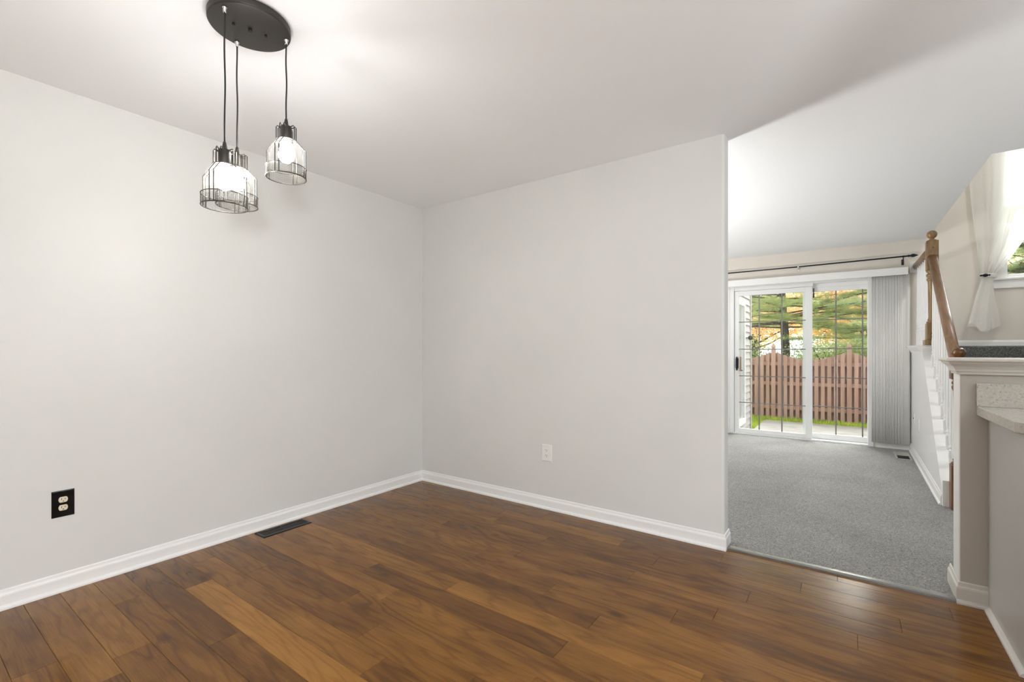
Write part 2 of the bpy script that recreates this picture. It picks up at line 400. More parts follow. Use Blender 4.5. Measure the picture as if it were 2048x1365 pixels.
def build_floor():
    bm = nbm(); cl = bm.loops.layers.color.new('plank')
    for k in range(-39, 14):
        ya, yb = Y0+ROW*k, Y0+ROW*(k+1)
        if k == 13: yb = YB+.018
        js = list(joints.get(k, []))
        if not js:
            x = XA+rnd.uniform(.2, 1.1)
            while x < XK-.4: js.append(x); x += rnd.uniform(.7, 1.5)
        else:
            x = js[-1]+rnd.uniform(.8, 1.3)
            while x < XK-.4: js.append(x); x += rnd.uniform(.7, 1.5)
        xs = [XA]+js+[XK]
        for i in range(len(xs)-1):
            a, b = xs[i], xs[i+1]; g, c = .0003, .0013
            t = tones.get((k, i)); t = rnd.uniform(.2, .75) if t is None else t
            colr = (t, rnd.random(), rnd.random(), 1)
            hi = [bm.verts.new(p) for p in ((a+c, ya+c, 0), (b-c, ya+c, 0), (b-c, yb-c, 0), (a+c, yb-c, 0))]
            lo = [bm.verts.new(p) for p in ((a+g, ya+g, -.0012), (b-g, ya+g, -.0012), (b-g, yb-g, -.0012), (a+g, yb-g, -.0012))]
            fs = [bm.faces.new(hi)]+[bm.faces.new((lo[q], lo[(q+1) % 4], hi[(q+1) % 4], hi[q])) for q in range(4)]
            for f in fs:
                for l in f.loops: l[cl] = colr
    s = box(bm, XA, XK, YR, YB+.02, -.05, -.002)
    bm.faces.ensure_lookup_table()
    for f in bm.faces:
        if all(v.co.z <= -.0019 for v in f.verts): f.material_index = 1
    o = struct('floor', bm, [M['floor'], M['subfloor']], label='brown hardwood plank floor of the dining room', cat='floor')
    return o
build_floor()

bm = box(nbm(), XA, SXR, YB+.045, YD+.06, -.05, .007)
struct('floor_living', bm, M['carpet'], label='grey carpeted floor of the living room beyond the opening', cat='floor')

# ------------------------------------------------------------------ walls and ceiling
T = .12
def wall(name, bm, m=None, label=None): return struct(name, bm, m or M['wall'], label=label, cat='wall')
wall('wall_left', box(nbm(), XA-T, XA, YR-T, YD, 0, ZC), label='long pale wall with the black outlet, beside the pendant lamps')
# back wall of the dining room with a rounded free end
bm = nbm(); r = .016
pts = [(XA, YB)]
for j in range(7): a = -PI/2+j*PI/12; pts.append((XBE-r+r*math.cos(a), YB+r+r*math.sin(a)))
for j in range(7): a = j*PI/12; pts.append((XBE-r+r*math.cos(a), YB2-r+r*math.sin(a)))
pts.append((XA, YB2)); prism(bm, pts, 'z', 0, ZC)
wall('wall_back', bm, label='pale wall with the white outlet that ends at the living room opening')
# far wall with the patio door and the stairwell window
DX0, DX1, DZ = -1.305, .29, 2.06
WX0, WX1, WZ0, WZ1 = 1.365, 2.25, 1.915, 3.55
bm = nbm(); yb = YD+.16
box(bm, XA, DX0, YD, yb, 0, ZC); box(bm, DX0, DX1, YD, yb, DZ, ZC); box(bm, DX1, SX-.05, YD, yb, 0, ZC)
box(bm, SX-.05, WX0, YD, yb, 0, ZU); box(bm, WX1, SXR+T, YD, yb, 0, ZU); box(bm, WX0, WX1, YD, yb, 0, WZ0); box(bm, WX0, WX1, YD, yb, WZ1, ZU)
wall('wall_far', bm, M['wall_beige'], label='beige wall around the patio door and the curtained stair window')
wall('wall_stair', box(nbm(), SXR, SXR+T, YH, YD, 0, ZU), label='wall on the right of the stairs')
wall('wall_right', box(nbm(), XK, XK+T, YR-T, YH2, 0, ZC), label='kitchen wall on the right')
bm = nbm(); RX0, RX1 = -1.6, 1.6
box(bm, XA, XK, YR-T, YR, 0, ZC)
wall('wall_rear', bm, label='plain wall behind the viewpoint')
wall('wall_kitchen', box(nbm(), SXR, XK, YH, YH2, 0, ZC), label='kitchen wall beside the stairs')
# stairwell shaft above the ceiling
bm = nbm()
box(bm, SX-.10, SX, SY-.1, YD, ZC+.002, ZU); box(bm, SX, SXR, SY-.1, SY, ZC+.002, ZU); 
wall('wall_stairwell', bm, label='upper walls of the stairwell above the ceiling opening')
bm = nbm(); zt = ZC+.12
box(bm, XA-T, SX-.10, YR-T, YD+.16, ZC, zt); box(bm, SX-.10, XK+T, YR-T, SY-.1, ZC, zt)
box(bm, SX-.10, SX, SY-.1, YD, ZC, ZC+.0015); box(bm, SX, SXR, SY-.1, SY, ZC, ZC+.0015); box(bm, SXR+T, XK+T, SY-.1, YD+.16, ZC, zt)
struct('ceiling', bm, M['ceil'], label='flat white ceiling over the dining and living rooms', cat='ceiling')
struct('ceiling_stairwell', box(nbm(), SX-.2, SXR+T, SY-.2, YD+.16, ZU, ZU+.1), M['ceil'], label='high ceiling over the stairwell', cat='ceiling')

# half wall at the counter
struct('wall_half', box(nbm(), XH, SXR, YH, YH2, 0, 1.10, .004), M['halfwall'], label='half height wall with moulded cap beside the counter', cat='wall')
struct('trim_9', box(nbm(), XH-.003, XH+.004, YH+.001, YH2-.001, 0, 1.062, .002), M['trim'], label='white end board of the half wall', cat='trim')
cap = nbm()
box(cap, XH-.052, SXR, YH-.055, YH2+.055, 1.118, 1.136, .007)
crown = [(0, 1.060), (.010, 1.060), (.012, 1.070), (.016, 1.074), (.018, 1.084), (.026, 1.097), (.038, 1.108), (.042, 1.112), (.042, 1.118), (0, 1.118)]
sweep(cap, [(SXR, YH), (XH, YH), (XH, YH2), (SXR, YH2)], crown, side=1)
struct('trim_1', cap, M['trim_shaded'], label='white moulded cap along the top of the half wall', cat='trim')

# ------------------------------------------------------------------ baseboards
BB = [(0, 0), (.026, 0), (.0255, .008), (.022, .014), (.0135, .0185), (.0130, .060), (.0115, .066), (.0075, .071), (.006, .078), (.0055, .083), (.003, .087), (0, .088)]
def baseboard(name, path, side, label, prof=BB, z0=0.):
    bm = sweep(nbm(), path, prof, z0, side); return struct(name, bm, M['trim'], label=label, cat='baseboard')
baseboard('baseboard_left', [(XA, YR), (XA, YB-.0001)], -1, 'white baseboard along the wall with the black outlet')
e = .0
BBN = [(0, 0), (.0135, 0), (.0130, .060), (.0115, .066), (.0075, .071), (.006, .078), (.0055, .083), (.003, .087), (0, .088)]
SHOE = [(.0128, 0), (.026, 0), (.0255, .008), (.022, .014), (.0128, .0185)]
bm = sweep(nbm(), [(XA, YB), (XBE, YB), (XBE, YB2)], BBN, 0, -1); sweep(bm, [(XA, YB), (XBE+.013, YB)], SHOE, 0, -1)
struct('baseboard_back', bm, M['trim'], label='white baseboard under the white outlet, turning the wall end', cat='baseboard')
BBH = [(d, z*1.12) for d, z in BBN]
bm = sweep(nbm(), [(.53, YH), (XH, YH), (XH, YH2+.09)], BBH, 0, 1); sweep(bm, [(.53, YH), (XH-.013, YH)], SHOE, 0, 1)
struct('baseboard_half', bm, M['trim_shaded'], label='white baseboard round the free end of the half wall', cat='baseboard')
BBL = [(d*.9, z+.004) for d, z in BB]
baseboard('baseboard_far', [(DX1+.02, YD), (.63, YD)], -1, 'short white baseboard under the vertical blind', BBL)
baseboard('baseboard_far_left', [(XA, YD), (DX0-.08, YD)], -1, 'white baseboard left of the patio door', BBL)

# knee wall under the stair railing
def kx(y): return .600+.0126*(y-4.69)
SL = .853; YT, ZT = 6.0, 1.20                 # top of the sloped part
YE = 4.692; ZE = ZT-(YT-YE)*SL
KW = .745
bm = nbm()
prof = [(YE, 0), (YD, 0), (YD, ZT-.05), (YT, ZT-.05), (YE, ZE-.045)]
A_ = [bm.verts.new((kx(y), y, z)) for y, z in prof]; B_ = [bm.verts.new((KW, y, z)) for y, z in prof]
n = len(prof)
for i in range(n): bm.faces.new((A_[i], A_[(i+1) % n], B_[(i+1) % n], B_[i]))
bm.faces.new(A_); bm.faces.new(B_[::-1]); bmesh.ops.recalc_face_normals(bm, faces=bm.faces)
struct('wall_knee', bm, M['trim'], label='white low wall under the stair railing', cat='wall')
# sloped cap and level cap with moulding
bm = nbm()
def slab(bm, P, x0f, x1, th):
    A = [bm.verts.new((x0f(y), y, z)) for y, z in P]; B = [bm.verts.new((x1, y, z)) for y, z in P]
    C_ = [bm.verts.new((x0f(y), y, z-th)) for y, z in P]; D_ = [bm.verts.new((x1, y, z-th)) for y, z in P]
    fs = []
    for i in range(len(P)-1):
        fs += [bm.faces.new((A[i], B[i], B[i+1], A[i+1])), bm.faces.new((C_[i], C_[i+1], D_[i+1], D_[i])), bm.faces.new((A[i], A[i+1], C_[i+1], C_[i])), bm.faces.new((B[i], D_[i], D_[i+1], B[i+1]))]
    fs += [bm.faces.new((A[0], C_[0], D_[0], B[0])), bm.faces.new((A[-1], B[-1], D_[-1], C_[-1]))]
    bmesh.ops.recalc_face_normals(bm, faces=fs)
slab(bm, [(YE, ZE), (YT, ZT)], lambda y: kx(y)-.002, KW+.002, .06)
struct('trim_2', bm, M['trim'], label='white sloped board that the stair balusters stand on', cat='trim')
bm = nbm()
slab(bm, [(YT, ZT+.016), (YD, ZT+.016)], lambda y: kx(y)-.045, KW+.02, .016)
cp = [(0, ZT-.062), (.006, ZT-.062), (.008, ZT-.045), (.018, ZT-.03), (.028, ZT-.012), (.034, ZT), (0, ZT)]
sweep(bm, [(kx(YD), YD), (kx(YT), YT)], cp, side=-1)
box(bm, kx(YT), KW, YT, YD, ZT-.05, ZT)
struct('trim_3', bm, M['trim'], label='white moulded cap on the level part of the low stair wall', cat='trim')
baseboard('baseboard_knee', [(kx(YD), YD), (kx(YE+.02), YE+.02)], -1, 'white baseboard of the low wall under the stair railing', BBL)
box_b = nbm(); box(box_b, kx(YE)-.004, KW, YE-.012, YE, .004, .20, .002)
struct('trim_4', box_b, M['trim'], label='white block at the foot of the low stair wall', cat='trim')

# threshold strip between planks and carpet
bm = prism(nbm(), [(YB+.008, -.002), (YB+.009, .008), (YB+.016, .0125), (YB+.022, .0135), (YB+.040, .0135), (YB+.056, .012), (YB+.062, .008), (YB+.064, .0)], 'x', XBE+.015, XH-.012)
struct('trim_5', bm, M['strip'], label='grey metal strip where hardwood meets carpet', cat='threshold strip')

# ------------------------------------------------------------------ stairs with carpet
LZ = 1.21; YL = 6.10; NS = 7; rise = LZ/NS; run = (YL-4.72)/(NS-1)
t = thing('staircase', 'carpeted stairs rising behind the white railing to a dark landing', 'staircase', (1.2, 4.72, 0))
for i in range(NS-1):
    y = 4.72+run*i
    obj('step', box(nbm(), KW+.004, 1.66, y-.02, 4.72+run*(NS-1), rise*i+(.004 if i == 0 else 0), rise*(i+1), .012), M['stair_carpet'], t)
bm = box(nbm(), KW+.004, SXR-.002, YL-.02, YD-.002, LZ-rise-.02, LZ, .014)
box(bm, KW+.004, SXR-.002, YL+.01, YD-.002, 0.004, LZ-rise)
obj('landing', bm, M['stair_carpet'], t)
BBS = [(d, z+LZ-.012) for d, z in [(0, 0), (.013, 0), (.013, .058), (.009, .066), (.006, .074), (0, .078)]]
baseboard('baseboard_landing', [(KW+.002, YD), (SXR, YD)], -1, 'white baseboard on the beige wall above the dark landing', BBS)

# ------------------------------------------------------------------ stair railing
RXc = .677
NY, NYL = 5.90, 4.64
t = thing('stair_railing', 'oak stair handrail with two ball topped newels and white balusters', 'railing', (RXc, NYL, 0))
def newel_sq(bm, x, y, z0, z1, h, bev=.006): box(bm, x-h, x+h, y-h, y+h, z0, z1, bev)
bm = nbm(); h = .0445
box(bm, RXc-.058, RXc+.058, NY-.075, NY+.075, ZT+.016, ZT+.066, .003)
newel_sq(bm, RXc, NY, ZT+.066, 1.425, h)
lathe(bm, [(.030, 0), (.040, .006), (.043, .014), (.038, .022), (.030, .028), (.034, .036), (.030, .044), (.026, .06), (.028, .20), (.030, .36), (.032, .40), (.037, .41), (.040, .42), (.037, .43), (.031, .436), (.040, .446), (.043, .456), (.040, .47), (.030, .48), (.04, .49), (.042, .50), (.036, .51)], RXc, NY, 1.420, 20)
newel_sq(bm, RXc, NY, 1.925, 2.205, h)
up = obj('newel_post', bm, M['oak_v'], t)
BALL = [(.0, 0), (.034, 0), (.036, .006), (.030, .012), (.020, .016), (.017, .022), (.020, .027), (.029, .034), (.036, .044), (.0395, .056), (.0400, .066), (.0375, .078), (.031, .089), (.020, .097), (.008, .1005), (0, .101)]
obj('knot', lathe(nbm(), [(0, .002), (.006, .001), (.0065, -.0008), (0, -.001)], RXc+.004, 2.135, NY-h, 12, axis='y'), M['slot'], up)
obj('ball_cap', lathe(nbm(), BALL, RXc, NY, 2.203, 24), M['oak_v'], up)
bm = nbm()
newel_sq(bm, RXc, NYL, .004, .335, h)
lathe(bm, [(.030, 0), (.040, .006), (.043, .014), (.036, .022), (.028, .03), (.033, .04), (.026, .05), (.024, .2), (.029, .54), (.036, .556), (.040, .57), (.030, .585), (.04, .60), (.034, .612), (.03, .62), (.036, .632)], RXc, NYL, .33, 20)
newel_sq(bm, RXc, NYL, .958, 1.09, h)
lo = obj('newel_post', bm, M['oak_d'], t)
obj('ball_cap', lathe(nbm(), BALL, RXc, NYL, 1.088, 24), M['oak_ball'], lo)
# handrails: rounded section swept along straight runs
RAIL = [(-.020, -.062), (.020, -.062), (.024, -.048), (.034, -.036), (.036, -.022), (.033, -.010), (.024, -.002), (.010, 0), (-.010, 0), (-.024, -.002), (-.033, -.010), (-.036, -.022), (-.034, -.036), (-.024, -.048)]
def rail(bm, p0, p1):
    A = [bm.verts.new((p0[0]+a, p0[1], p0[2]+b*p0[3])) for a, b in RAIL]; B = [bm.verts.new((p1[0]+a, p1[1], p1[2]+b*p1[3])) for a, b in RAIL]
    n = len(RAIL); fs = [bm.faces.new((A[i], A[(i+1) % n], B[(i+1) % n], B[i])) for i in range(n)]
    for f in fs: f.smooth = True
    fs += [bm.faces.new(A[::-1]), bm.faces.new(B)]; bmesh.ops.recalc_face_normals(bm, faces=fs)
RS = .858
def rz(y): return 2.068-(5.85-y)*RS
k_ = math.sqrt(1+RS*RS)
bm = nbm(); rail(bm, (RXc, NYL+h-.004, rz(NYL+h), k_), (RXc, NY-h+.004, rz(NY-h), k_)); obj('handrail', bm, M['oak_h'], t)
bm = nbm(); rail(bm, (RXc, NY+h-.004, 2.155, 1), (RXc, YD-.022, 2.160, 1)); obj('guard_rail', bm, M['oak_h'], t)
def baluster_bm(H, blk):
    bm = nbm(); s = .016
    box(bm, -s, s, -s, s, 0, blk, .002)
    pr = [(.013, blk-.002), (.016, blk+.006), (.0165, blk+.012), (.012, blk+.020), (.0105, blk+.027), (.0150, blk+.034), (.0150, blk+.040), (.0105, blk+.047), (.012, blk+.07), (.0155, blk+.10), (.0160, blk+.125), (.0135, blk+.16), (.0115, blk+.185), (.0140, blk+.195), (.0110, blk+.205), (.0125, blk+.23), (.0115, H-.25), (.0095, H-.02), (.0095, H+.02)]
    return lathe(bm, pr, 0, 0, 0, 12)
def place_balusters(bm, spots):
    src = None
    for x, y, z in spots:
        if src is None:
            me = bpy.data.meshes.new('baluster'); bm.to_mesh(me); bm.free(); me.materials.append(M['trim'])
            o = src = bpy.data.objects.new('baluster', me)
        else: o = src.copy()
        COL.objects.link(o); o.parent = t; o.location = Vector((x, y, z))-wpos(t)
def bz(y): return ZT-(YT-y)*SL
ys = [5.790-.1235*i for i in range(9)]
place_balusters(baluster_bm(.90, .10), [(RXc, y, bz(y)-.006) for y in ys])
gy = [6.06+.142*i for i in range(8) if 6.06+.142*i < YD-.03]
place_balusters(baluster_bm(.872, .16), [(RXc, y, ZT+.016) for y in gy])
obj('wall_plate', box(nbm(), RXc-.062, RXc+.062, YD-.024, YD-.001, 2.06, 2.195, .004), M['trim'], t, label='white plate on the wall where the level rail ends')

# ------------------------------------------------------------------ patio door
t = sroot('door_1', 'white sliding glass patio door with grey grilles', 'patio door', ((DX0+DX1)/2, YD, 0))
bm = nbm(); jw = .05
box(bm, DX0+.002, DX0+.056, YD-.012, YD+.15, .004, DZ-.002, .003); box(bm, DX1-.056, DX1-.002, YD-.012, YD+.15, .004, DZ-.002, .003)
box(bm, DX0+.056, DX1-.056, YD-.010, YD+.15, 2.022, DZ-.002, .003); box(bm, DX0+.056, -.325, YD+.0, YD+.078, 1.985, 2.024, .002)
box(bm, DX0+.056, DX1-.056, YD-.020, YD+.15, .004, .026, .003)
box(bm, -.34, DX1-.056, YD+.075, YD+.15, 1.975, 2.024, .002)
obj('frame', bm, M['vinyl'], t)
def sash(name, x0, x1, y, z0, z1, ls, rs_, ts, bs, vx, hz):
    bm = nbm(); d = .034
    box(bm, x0, x0+ls, y, y+d, z0, z1, .003); box(bm, x1-rs_, x1, y, y+d, z0, z1, .003)
    box(bm, x0+ls, x1-rs_, y+.001, y+d-.001, z1-ts, z1, .003); box(bm, x0+ls, x1-rs_, y+.001, y+d-.001, z0, z0+bs, .003)
    p = obj(name, bm, M['vinyl'], t)
    obj('glass', box(nbm(), x0+ls-.004, x1-rs_+.004, y+.015, y+.019, z0+bs-.004, z1-ts+.004), M['glass'], p)
    g = nbm(); gw = .0075
    for x in vx: box(g, x-gw, x+gw, y+.0055, y+.0115, z0+bs, z1-ts)
    for z in hz: box(g, x0+ls, x1-rs_, y+.0065, y+.0125, z-gw*.8, z+gw*.8)
    obj('grille', g, M['grille'], p)
    return p
sp = sash('sliding_panel', -1.247, -.333, YD+.012, .028, 1.982, .057, .072, .062, .055, [-.94, -.672], [1.555, 1.178, .810, .443])
fp = sash('fixed_panel', -.442, .240, YD+.085, .028, 1.975, .078, .010, .055, .068, [-.085, .184], [1.557, 1.184, .817, .444])
bm = nbm(); box(bm, -1.222, -1.205, YD-.028, YD+.006, .885, 1.075, .006); box(bm, -1.232, -1.195, YD-.002, YD+.012, .91, 1.05, .004)
obj('handle', bm, M['rod'], sp, label='dark pull handle')
bm = nbm(); box(bm, -1.188, -1.166, YD+.046, YD+.075, .87, 1.08, .006); lathe(bm, [(0, 0), (.014, 0), (.016, .01), (.012, .022), (0, .024)], -1.168, .885, YD+.06, 12, axis='y')
obj('handle', bm, mat('tan_grip', (.42, .29, .18), .5), sp, label='tan outside handle')
bm = nbm(); box(bm, -.330, -.312, YD+.06, YD+.082, 1.84, 1.90, .003); box(bm, -.327, -.315, YD+.062, YD+.08, 1.90, 1.965, .002)
obj('security_latch', bm, mat('brown_latch', (.05, .035, .025), .5), t)
# casing on the left
struct('trim_6', box(nbm(), DX0-.075, DX0+.004, YD-.018, YD-.0005, .004, 2.10, .004), M['trim'], label='white casing on the left of the patio door', cat='trim')
struct('trim_7', box(nbm(), DX0-.075, DX1+.075, YD-.016, YD-.0005, DZ-.01, 2.115, .004), M['trim'], label='white head casing over the patio door', cat='trim')

# ------------------------------------------------------------------ vertical blind
t = thing('vertical_blind', 'stack of white vertical blind vanes drawn to the right of the patio door', 'blind', (.44, YD-.06, 0.06))
bm = nbm(); box(bm, -1.45, .597, YD-.125, YD-.113, 2.036, 2.122, .003); box(bm, .585, .597, YD-.113, YD-.02, 2.036, 2.122, .002); box(bm, -1.45, .585, YD-.113, YD-.02, 2.112, 2.122)
obj('valance', bm, M['trim'], t)
obj('head_track', box(nbm(), -1.44, .58, YD-.085, YD-.045, 2.07, 2.108, .003), M['vinyl'], t)
def vane_mesh():
    bm = nbm(); n = 6; w_ = .089; rows = []
    for i in range(n+1):
        u = (i/n-.5); x = u*w_; y = .006*(1-4*u*u)
        rows.append([bm.verts.new((x, y-th, z)) for th in (0, .0009) for z in (0, 1.985)])
    fs = []
    for a, b in zip(rows[:-1], rows[1:]):
        fs += [bm.faces.new((a[0], b[0], b[1], a[1])), bm.faces.new((a[2], a[3], b[3], b[2])), bm.faces.new((a[0], a[2], b[2], b[0])), bm.faces.new((a[1], b[1], b[3], a[3]))]
    fs += [bm.faces.new((rows[0][0], rows[0][1], rows[0][3], rows[0][2])), bm.faces.new((rows[-1][0], rows[-1][2], rows[-1][3], rows[-1][1]))]
    for f in fs: f.smooth = True
    bmesh.ops.recalc_face_normals(bm, faces=fs)
    me = bpy.data.meshes.new('vane'); bm.to_mesh(me); bm.free(); me.materials.append(M['blind']); return me
vm = vane_mesh(); src = None
for i in range(24):
    o = bpy.data.objects.new('vane', vm) if src is None else src.copy(); src = src or o
    COL.objects.link(o); o.parent = t
    o.location = Vector((.305+i*.0119, YD-.062, .072))-wpos(t); o.rotation_euler = (0, 0, math.radians(25+rnd.uniform(-5, 5)))
# ------------------------------------------------------------------ curtain rod over the door
t = thing('curtain_rod', 'thin dark curtain rod with spear finial above the patio door', 'curtain rod', (-.4, YD-.09, 2.21))
obj('rod', tube(nbm(), [(-1.75, YD-.09, 2.232), (-.48, YD-.09, 2.236), (.60, YD-.09, 2.250)], .0085, 10), M['rod'], t)
bm = lathe(nbm(), [(.009, 0), (.013, .004), (.013, .012), (.008, .018), (.017, .034), (.020, .045), (.016, .060), (.008, .078), (.001, .092)], YD-.09, 2.251, .595, 14, axis='x')
obj('finial', bm, M['rod'], t)
for x, z in ((.555, 2.248), (-1.70, 2.231)):
    bm = nbm(); tube(bm, [(x, YD-.002, z-.05), (x, YD-.06, z-.045), (x, YD-.088, z-.015)], .005, 8); box(bm, x-.011, x+.011, YD-.006, YD-.0005, z-.085, z-.02, .002); lathe(bm, [(.012, -.008), (.012, .008)], YD-.09, z, x, 12, axis='x')
    obj('bracket', bm, M['rod'], t)
bm = nbm(); lathe(bm, [(.011, -.008), (.011, .008)], YD-.09, 2.236, -.48, 12, axis='x'); tube(bm, [(-.48, YD-.002, 2.215), (-.48, YD-.09, 2.222)], .005, 8); box(bm, -.492, -.468, YD-.006, YD-.0005, 2.19, 2.24, .002)
obj('bracket', bm, M['chrome'], t, label='pale middle bracket')

# ------------------------------------------------------------------ stairwell window, curtain, holdback
t = sroot('window_1', 'white framed stair window behind the tied curtain', 'window', ((WX0+WX1)/2, YD, WZ0))
bm = nbm()
box(bm, WX0, WX0+.05, YD+.02, YD+.10, WZ0+.026, WZ1, .003); box(bm, WX1-.05, WX1, YD+.02, YD+.10, WZ0+.026, WZ1, .003); box(bm, WX0+.05, WX1-.05, YD+.022, YD+.098, WZ1-.05, WZ1, .003); box(bm, WX0+.05, WX1-.05, YD+.022, YD+.098, WZ0+.026, WZ0+.062, .003)
box(bm, WX0+.05, WX1-.05, YD+.04, YD+.07, 2.72, 2.77, .002)
obj('frame', bm, M['vinyl'], t)
obj('glass', box(nbm(), WX0+.04, WX1-.04, YD+.06, YD+.064, WZ0+.05, WZ1-.04), M['glass'], t)
obj('sill', box(nbm(), WX0-.09, WX1+.09, YD-.035, YD+.03, WZ0+.0, WZ0+.024, .004), M['trim'], t)
bm = nbm(); box(bm, WX0-.07, WX1+.07, YD-.018, YD-.0005, WZ0-.088, WZ0, .004)
box(bm, WX0-.07, WX0, YD-.016, YD-.0005, WZ0+.024, WZ1+.07, .003); box(bm, WX1, WX1+.07, YD-.016, YD-.0005, WZ0+.024, WZ1+.07, .003); box(bm, WX0-.07, WX1+.07, YD-.016, YD-.0005, WZ1, WZ1+.07, .003)
obj('casing', bm, M['trim'], t)
# sheer curtain: outline measured at heights, with pleats
def interp(tab, z):
    tab = sorted(tab)
    if z <= tab[0][0]: return tab[0][1]
    for (a, va), (b, vb) in zip(tab[:-1], tab[1:]):
        if z <= b: return va+(vb-va)*(z-a)/(b-a)
    return tab[-1][1]
CL = [(1.36, 1.085), (1.45, 1.095), (1.60, 1.125), (1.80, 1.165), (1.95, 1.192), (2.0, 1.196), (2.15, 1.182), (2.45, 1.150), (2.75, 1.125), (2.97, 1.112), (3.2, 1.105), (3.8, 1.10)]
CR = [(1.36, 1.352), (1.45, 1.345), (1.60, 1.327), (1.80, 1.300), (1.92, 1.283), (1.97, 1.300), (2.06, 1.370), (2.14, 1.425), (2.31, 1.515), (2.6, 1.635), (2.9, 1.73), (3.3, 1.80), (3.8, 1.84)]
t = thing('sheer_curtain', 'sheer white curtain tied back at the stair window', 'curtain', (1.25, YD-.07, 1.36))
NU, NV = 120, 150; vs = []
for j in range(NV+1):
    z = 1.36+(3.8-1.36)*(j/NV)
    a, b = interp(CL, z), interp(CR, z); wd = b-a
    for i in range(NU+1):
        u = i/NU
        g = math.exp(-((z-1.95)/.22)**2)
        amp = .022+.006*g
        if z < 1.95: fold = (math.sin(u*2*PI*2.1+.7)+.35*math.sin(u*2*PI*4.3+z*2))*(1-g)+g*math.sin(u*2*PI*6.5)
        else: fold = (math.sin(u*2*PI*3.4+.6*math.sin(u*6+z*.5))+.30*math.sin(u*2*PI*7.3+1.1))*(1-g)+g*math.sin(u*2*PI*6.5)
        y = YD-.075+amp*fold+(.012 if z > 1.95 else 0)*0
        zz = z
        if j == 0 or z < 1.46: zz = z+(.10-(z-1.36))*(.35+.35*math.sin(u*7.0+.8))*max(0, (1.46-z)/.10) if True else z
        x = a+wd*u+.010*math.sin(u*2*PI*3+z*2.1)*min(1, wd/.3)*min(1, 4*u*(1-u)*3)
        vs.append((x, y, zz))
fc = [(j*(NU+1)+i, j*(NU+1)+i+1, (j+1)*(NU+1)+i+1, (j+1)*(NU+1)+i) for j in range(NV) for i in range(NU)]
o = npmesh('fabric', vs, fc, M['sheer'], t)
for p in o.data.polygons: p.use_smooth = True
# hem: second layer of cloth near the bottom edge
hv = []; rows_h = 8
for j in range(rows_h+1):
    src_j = j
    for i in range(NU+1):
        v = vs[src_j*(NU+1)+i]; hv.append((v[0], v[1]-.004, v[2]))
hf = [(j*(NU+1)+i, j*(NU+1)+i+1, (j+1)*(NU+1)+i+1, (j+1)*(NU+1)+i) for j in range(rows_h) for i in range(NU)]
npmesh('hem', hv, hf, M['sheer'], t)
tv = []; TU, TV_ = 46, 40
for j in range(TV_+1):
    s_ = j/TV_
    for i in range(TU+1):
        u = i/TU; zb_ = 1.452-.10*u+.02*math.sin(u*8)
        z = 1.94+(zb_-1.94)*s_; a = 1.205+(1.093-1.205)*s_**.8; b = 1.288+(1.262-1.288)*s_
        tv.append((a+(b-a)*u, YD-.105-.012*math.sin(u*2*PI*1.6+.4)*(.3+.7*s_)-.012*s_, z))
tf = [(j*(TU+1)+i, j*(TU+1)+i+1, (j+1)*(TU+1)+i+1, (j+1)*(TU+1)+i) for j in range(TV_) for i in range(TU)]
o = npmesh('front_fold', tv, tf, M['sheer'], t)
for p in o.data.polygons: p.use_smooth = True
hv = [(v[0], v[1]-.003, v[2]) for v in tv[(TV_-4)*(TU+1):]]
npmesh('hem', hv, [(j*(TU+1)+i, j*(TU+1)+i+1, (j+1)*(TU+1)+i+1, (j+1)*(TU+1)+i) for j in range(4) for i in range(TU)], M['sheer'], t)
bm = nbm()
for q in range(4):
    pts = []
    for i in range(28):
        a = 2*PI*i/28; pts.append((1.252+.058*math.cos(a), YD-.075+.043*math.sin(a), 1.950+.010*q-.006*math.cos(a)))
    tube(bm, pts, .0085, 8, closed=True)
obj('tie_band', bm, M['sheer_band'], t)
t = thing('curtain_holdback', 'small dark leaf shaped holdback hook beside the tied curtain', 'curtain holdback', (1.20, YD-.01, 1.955))
bm = nbm(); tube(bm, [(1.225, YD-.001, 1.972), (1.222, YD-.05, 1.970), (1.215, YD-.10, 1.968)], .006, 8); lathe(bm, [(.016, 0), (.016, .006), (0, .007)], 1.226, 1.972, YD-.008, 14, axis='y')
obj('arm', bm, M['rod'], t)
bm = lathe(nbm(), [(.001, 0), (.008, .006), (.010, .016), (.007, .022), (.015, .034), (.019, .048), (.015, .060), (.009, .066), (.012, .074), (.008, .084), (0, .086)], YD-.118, 1.966, 1.178, 14, axis='x')
obj('finial', bm, M['rod'], t)
# rod that carries the curtain above the window
t = thing('window_curtain_rod', 'curtain rod above the stair window', 'curtain rod', (1.8, YD-.08, 3.80))
obj('rod', tube(nbm(), [(1.02, YD-.075, 3.816), (2.55, YD-.075, 3.816)], .009, 10), M['rod'], t)
for x in (1.06, 2.5): obj('bracket', tube(nbm(), [(x, YD-.001, 3.80), (x, YD-.075, 3.806)], .006, 8), M['rod'], t)

